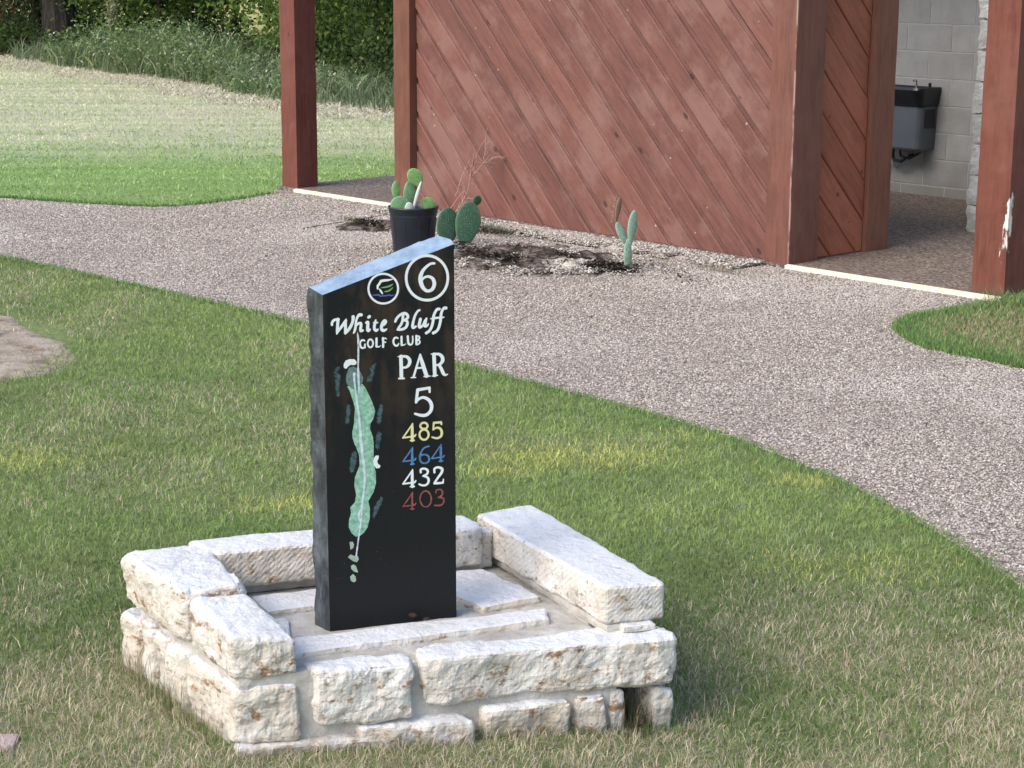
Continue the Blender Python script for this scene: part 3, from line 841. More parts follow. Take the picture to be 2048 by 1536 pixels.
front = obj('front_wall', box_mesh('front_wall', 1.39, 4.70, 0.098, 0.14, 0.03, WT), M['wood_dark'], shelter)
front['label'] = 'long wall of diagonal red-brown boards facing the path'
diag_boards(1.385, 4.684, 0.022, WT, 0.232, 0.206, 0.011, front, M['board'], 'x', 0.0975, 0.068, 0.97, 0.034)
side = obj('side_wall', box_mesh('side_wall', 4.70, 4.796, 0.24, 0.78, 0.03, WT), M['wood_dark'], shelter)
side['label'] = 'narrow return wall of darker diagonal boards beside the doorway'
diag_boards(0.274, 0.758, 0.028, WT, 0.243, 0.002, 0.007, side, M['side_board'], 'y', 4.797, 4.818, 1.0)

def post(name, s0, s1, t0, t1, z0, z1, m, seed, amp=0.0022, bev=0.005):
    quad = [(s0, t0), (s1, t0), (s1, t1), (s0, t1)]
    return obj(name, rough_block(name, quad, z0, z1, r=bev, amp=amp, freq=5.0, cell=0.045, seed=seed, fine=0.6), m, shelter)
post('post', -0.235, -0.037, 0.05, 0.248, 0.0, 2.72, M['post'], 1)['label'] = 'left square post at the slab corner'
post('post', 6.10, 6.302, 0.05, 0.252, 0.0, 2.72, M['scraped_post'], 2, amp=0.0032)['label'] = 'right square post with a long scrape of white bare wood'
post('corner_post', 4.684, 4.868, 0.012, 0.2735, 0.004, WT + 0.02, M['edge_trim'], 3, 0.0012)
post('corner_post', 1.205, 1.384, 0.012, 0.16, 0.004, WT + 0.02, M['trim'], 4, 0.0012)
post('corner_post', 4.66, 4.852, 0.7585, 0.975, 0.004, WT + 0.02, M['trim'], 5, 0.0012)
post('top_rail', 1.20, 4.90, 0.0, 0.17, WT + 0.03, WT + 0.16, M['trim'], 6, 0.001)

# unseen roof, placed to shade the passage; open beams reach out to the posts
unseen_roof = obj('unseen_roof', box_mesh('unseen_roof', -0.3, 8.2, 1.35, 6.6, 3.02, 3.10), M['wood_dark'], shelter)
for k in range(4):
    s = (-0.18, 2.0, 4.1, 6.16)[k]
    obj('unseen_rafter', box_mesh('unseen_rafter', s, s + 0.05, -0.25, 6.4, 2.87, 3.015), M['trim'], unseen_roof)
obj('unseen_beam', box_mesh('unseen_beam', -0.5, 6.6, 0.08, 0.22, 2.725, 2.865), M['trim'], unseen_roof)

# painted block walls
wall = obj('back_wall', box_mesh('back_wall', 1.6, 4.88, 3.4475, 3.64, 0.0, 2.75), M['joint'], shelter)
wall['label'] = 'grey painted block wall in the shade behind the drinking fountain'
bl_me = box_mesh('block', 0.004, 0.396, 0, 0.018, 0.004, 0.196, bev=0.0025)
bl_me.materials.append(M['block'])
for r in range(14):
    z = -0.1 + 0.2 * r
    off = 3.112 if r % 2 == 0 else 3.312
    for k in range(-4, 5):
        s = off + 0.4 * k
        a, b_ = max(s, 1.6), min(s + 0.4, 4.88)
        if b_ - a < 0.05: continue
        if b_ - a > 0.399 and r > 0 and r < 14:
            o = bpy.data.objects.new('block', bl_me); COL.objects.link(o); o.parent = wall; o.location = (s, 3.444 + random.uniform(-.001, .001), z)
        else:
            z0 = max(z, 0.0)
            obj('block', box_mesh('block', a + .0035, b_ - .0035, 3.444, 3.462, z0 + .0035, z + .1965, bev=.003), M['block'], wall)
M['split_block'].name
near = obj('end_wall', box_mesh('end_wall', 4.74, 7.3, 2.03, 2.2, 0.0, 2.75), M['joint'], shelter)
near['label'] = 'pale split-face block wall with a rough broken edge behind the right post'
for r in range(14):
    z = 0.2 * r - 0.0
    k = 0; s = 4.71
    while s < 7.25:
        l = 0.2 if (k == 0 and r % 2) else 0.4
        e = min(s + l, 7.3)
        if z < 2.7:
            q4 = [(s + .004, 2.0 + random.uniform(-.006, .006)), (e - .004, 2.0 + random.uniform(-.006, .006)), (e - .004, 2.028), (s + .004, 2.028)]
            obj('block', rough_block('block', q4, z + .004, z + .196, r=.006, amp=.010 if k == 0 else .006, freq=14, cell=.022, seed=r * 9 + k), M['split_block'], near)
        s = e; k += 1
obj('return_wall', box_mesh('return_wall', 4.76, 4.88, 2.205, 3.44, 0.0, 2.75), M['block'], shelter)

# ------------------------------------------------------------------ drinking fountain on the block wall
def make_fountain():
    f = empty('drinking_fountain', st(3.152, 3.4435, 0.0), RZ)
    tag(f, 'grey and black wall-mounted drinking fountain on the block wall in the doorway', 'drinking fountain')
    dark = flat_mat('black_enamel', (0.012, 0.014, 0.018), 0.32, 0.5, 0.2, 18)
    grey = flat_mat('grey_steel', (0.13, 0.15, 0.18), 0.42, 0.5, 0.08, 8, metal=0.3)
    chrome = flat_mat('chrome', (0.75, 0.75, 0.75), 0.15, 0.5, 0.05, metal=1.0)
    # cabinet: front leans in slightly towards the bottom, rounded front corners
    def ringpts(hw, y0, y1, r, z, n=6):
        P = [(-hw, y1, z), (-hw, y0 + r, z)]
        for k in range(1, n): a = math.pi + k / n * math.pi / 2; P.append((-hw + r + r * math.cos(a), y0 + r + r * math.sin(a), z))
        P.append((-hw + r, y0, z)); P.append((hw - r, y0, z))
        for k in range(1, n): a = -math.pi / 2 + k / n * math.pi / 2; P.append((hw - r + r * math.cos(a), y0 + r + r * math.sin(a), z))
        P += [(hw, y0 + r, z), (hw, y1, z)]; return P
    def loft(specs):
        bm = bmesh.new(); rs = [[bm.verts.new(p) for p in ringpts(*s)] for s in specs]; n = len(rs[0])
        for a, b_ in zip(rs, rs[1:]):
            for k in range(n): bm.faces.new((a[k], a[(k + 1) % n], b_[(k + 1) % n], b_[k]))
        bm.faces.new(rs[0][::-1]); bm.faces.new(rs[-1]); return bm_mesh('cabinet', bm)
    cab = obj('cabinet', loft([(.248, -.185, 0, .045, .375), (.254, -.195, 0, .045, .39), (.264, -.208, 0, .045, .69), (.262, -.204, 0, .045, .700)]), grey, f)
    obj('side_grille', box_mesh('side_grille', .2645, .2675, -.15, -.03, .54, .68, bev=.0008), dark, cab)
    skirt = obj('basin', loft([(.264, -.206, 0, .04, .7005), (.275, -.235, 0, .05, .715), (.286, -.255, 0, .06, .78), (.293, -.266, 0, .065, .825), (.288, -.26, 0, .065, .842), (.27, -.235, -.03, .07, .8425), (.25, -.21, -.05, .07, .828), (.2, -.17, -.08, .04, .82)]), dark, f)
    bm = bmesh.new(); tube(bm, [(.10, -.05, .82), (.10, -.05, .875), (.10, -.065, .892), (.10, -.09, .882)], [.008, .008, .009, .007], 10)
    obj('spout', bm_mesh('spout', bm), chrome, skirt)
    bm = bmesh.new(); tube(bm, [(.22, -.05, .83), (.22, -.05, .872)], [.014, .011], 10); obj('button', bm_mesh('button', bm), dark, skirt)
    bm = bmesh.new(); lathe(bm, [(0.001, 0), (.03, .0), (.034, .004), (.02, .006), (.001, .006)], 16, (.15, -.13, .821)); obj('drain', bm_mesh('drain', bm), flat_mat('orange_drain', (.42, .22, .12), .35, .5, metal=.8), skirt)  # orange of the basin's reflection spot put into the drain colour
    obj('push_bar', box_mesh('push_bar', -.12, .04, -.278, -.266, .79, .812, bev=.004), grey, f)
    bm = bmesh.new(); tube(bm, [(-.05, -.10, .37), (-.05, -.10, .31), (-.03, -.10, .28), (.03, -.10, .275), (.06, -.09, .30), (.07, -.05, .32), (.07, 0, .32)], .013, 8); obj('trap_pipe', bm_mesh('trap_pipe', bm), dark, f)
    bm = bmesh.new(); tube(bm, [(.0, -.08, .37), (.02, -.10, .32), (.10, -.09, .30), (.14, -.04, .34), (.14, 0, .345)], .008, 6); obj('hose', bm_mesh('hose', bm), dark, f)
    bm = bmesh.new(); bm_box(bm, .08, .17, -.012, 0, .27, .372, bev=.002); obj('outlet_box', bm_mesh('outlet_box', bm), flat_mat('grey_plastic', (.36, .37, .36), .5), f)
    bm = bmesh.new(); tube(bm, [(-.08, -.09, .37), (-.08, -.05, .24), (-.08, -.01, .22)], .010, 6); obj('water_line', bm_mesh('water_line', bm), flat_mat('pale_pipe', (.5, .5, .48), .4), f)
make_fountain()

# ------------------------------------------------------------------ stone planter
PA, PB, PC, PD = [np.array(p) for p in ((-.625, 4.02), (.37, 4.27), (.08, 4.90), (-.955, 4.53))]
def pq(a, b): return tuple((1 - a) * (1 - b) * PA + a * (1 - b) * PB + a * b * PC + (1 - a) * b * PD)
planter = empty('stone_planter', (-0.28, 4.42, 0))
PO = Vector((-0.28, 4.42, 0))
tag(planter, 'low planter of rough white limestone blocks around the black tee sign', 'stone planter')
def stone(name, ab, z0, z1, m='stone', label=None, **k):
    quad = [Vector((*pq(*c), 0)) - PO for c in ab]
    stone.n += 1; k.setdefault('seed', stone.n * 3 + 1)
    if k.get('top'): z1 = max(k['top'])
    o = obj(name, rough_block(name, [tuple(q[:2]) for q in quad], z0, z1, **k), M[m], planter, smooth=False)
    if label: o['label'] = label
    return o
stone.n = 0
def rect(a0, a1, b0, b1): return [(a0, b0), (a1, b0), (a1, b1), (a0, b1)]
# mortar core and joints
mk = dict(r=.006, amp=.003, freq=16, cell=.02)
stone('mortar', [(.004, -.042), (.875, -.020), (.875, .99), (.025, .99)], -.12, .183, 'mortar', **mk)
stone('mortar', rect(.8755, .985, .20, 1.03), -.12, .186, 'mortar', **mk)
stone('mortar', [(.8752, .02), (1.0, .0), (1.0, .21), (.8752, .205)], .062, .082, 'mortar', **mk)
stone('mortar', rect(.013, .118, .0, 1.0), .1835, .20, 'mortar', **mk)
stone('mortar', rect(.02, .12, .38, .445), .201, .282, 'mortar', **mk)
stone('mortar', rect(.17, .85, .90, 1.02), .184, .262, 'mortar', **mk)
stone('mortar', [(.875, .06), (.985, .05), (.985, 1.05), (.86, 1.05)], .187, .2105, 'mortar', **mk)
stone('mortar', [(.12, -.03), (.165, -.035), (.165, .06), (.12, .06)], .0, .182, 'mortar', **mk)
# front course
big = dict(r=.014, amp=.0085, freq=15, cell=.0075)
stone('stone', [(.170, -.062), (.385, -.075), (.395, .055), (.160, .045)], .052, .188, **big)
stone('stone', [(.408, -.062), (1.012, -.035), (1.01, .16), (.425, .055)], .078, .192, label='long front stone with rust-brown stains', **dict(big, cell=.008))
stone('stone', [(-.012, -.045), (.132, -.058), (.128, .10), (.0, .10)], .022, .158, **big)
# lower front course down to the grass
stone('stone', [(-.015, -.075), (.34, -.095), (.33, .0), (.0, .0)], -.02, .022, **dict(r=.012, amp=.007, freq=18))
stone('stone', [(.26, -.095), (.515, -.105), (.51, .0), (.27, .0)], -.09, .046, **big)
stone('stone', [(.545, -.075), (.755, -.075), (.755, .05), (.545, .05)], -.11, .062, **big)
stone('stone', [(.765, -.055), (.845, -.055), (.84, .06), (.77, .06)], -.12, .066, **big)
stone('stone', [(.856, -.035), (.893, -.03), (.89, .08), (.858, .08)], -.13, .068, label='thin upright stone chip beside the hole', **dict(r=.008, amp=.006, freq=20))
stone('stone', [(.962, -.03), (1.018, -.02), (1.01, .20), (.955, .20)], -.13, .07, label='loose corner stone leaning beside the dark hole', **dict(big, top=[.072, .050, .05, .07]))
stone('hole_shade', [(.896, .10), (.958, .09), (.958, .195), (.896, .195)], -.13, .06, 'soil', **mk)  # dark fill added to stand for the shade inside the hole
# left side, lower course of upright chunks
for (b0, b1, z0, z1, a_) in ((.105, .40, -.03, .150, -.008), (.41, .60, -.03, .152, -.012), (.61, .73, -.02, .145, -.004), (.74, .86, -.02, .140, -.012), (.87, 1.03, -.02, .148, -.016)):
    stone('stone', rect(a_, .12, b0, b1), z0, z1, **dict(r=.022, amp=.0095, freq=14))
# left wall upper course
stone('stone', [(-.012, -.045), (.138, -.06), (.133, .385), (-.008, .36)], .172, .295, label='front stone on top of the left side', **dict(big, top=[.278, .262, .302, .305], r=.022))
stone('stone', [(-.010, .40), (.130, .43), (.190, 1.04), (-.014, 1.02)], .172, .305, label='rear stone on top of the left side', **dict(big, r=.022))
# back wall
stone('stone', [(.175, .86), (.655, .86), (.655, 1.06), (.15, 1.06)], .212, .308, **dict(big, amp=.0045, r=.010, ridge=.0020))
stone('stone', [(.672, .87), (.815, .87), (.82, 1.06), (.672, 1.06)], .20, .308, **dict(big, amp=.0045))
stone('stone', [(.822, .90), (.846, .90), (.85, .99), (.824, .99)], .192, .285, label='thin wedge with orange lichen in the back corner', **dict(r=.005, amp=.004, freq=22))
stone('stone', [(.0, .80), (.48, .88), (.48, 1.04), (.02, 1.06)], -.04, .15, **big)
stone('stone', [(.50, .90), (.99, .90), (.99, 1.06), (.50, 1.05)], -.10, .17, **big)
# right wall
stone('stone', [(.872, .065), (1.022, .085), (1.005, 1.10), (.845, 1.06)], .211, .308, label='long smooth capping stone on the right side', **dict(r=.011, amp=.0048, freq=13, cell=.0075, ridge=.0016, top=[.305, .300, .312, .308]))
stone('stone', [(.905, .025), (.99, .04), (.99, .13), (.905, .13)], .1935, .2105, label='small orange-stained wedge under the right capping stone', **dict(r=.006, amp=.004, freq=22))
for b0, b1 in ((.215, .60), (.62, .89)):
    stone('stone', rect(.90, 1.01, b0, b1), -.12, .185, **big)
# flat stones of the inner floor
fl = dict(r=.008, amp=.004, freq=16, cell=.010)
stone('floor_stone', [(.150, .085), (.79, .225), (.825, .355), (.205, .275)], .15, .199, **fl)
stone('floor_stone', [(.685, .405), (.842, .465), (.812, .865), (.62, .84)], .15, .200, **fl)
stone('floor_stone', [(.225, .60), (.40, .62), (.41, .82), (.235, .80)], .15, .198, **fl)
stone('floor_stone', [(.155, .31), (.215, .325), (.26, .55), (.17, .53)], .15, .194, **fl)

# crumbs of dirt on the inner floor
dm = flat_mat('dirt_clod', (.035, .028, .022), .95, .1, .3, 60)
for k, (x, y, r, lab) in enumerate(((-.238, 4.366, .009, 'small black dirt clod on the planter floor, nearest the sign foot'), (-.203, 4.340, .006, 'smallest brown crumb on the long flat planter stone'), (-.142, 4.412, .008, 'small pale pebble at the right foot of the sign'))):
    bm = bmesh.new(); bmesh.ops.create_icosphere(bm, subdivisions=2, radius=r)
    for v_ in bm.verts:
        v_.co = Vector((v_.co.x * 1.5, v_.co.y, v_.co.z * .7)) * (1 + .5 * fbm(v_.co * 90 + Vector((k * 5, 0, 0)), 2))
    o = obj('dirt_clod' if k < 2 else 'pebble', bm_mesh('clod', bm), dm if k < 2 else M['stone'])
    o.location = (x, y, .199 + r * .35); tag(o, lab, 'dirt clod' if k < 2 else 'pebble')

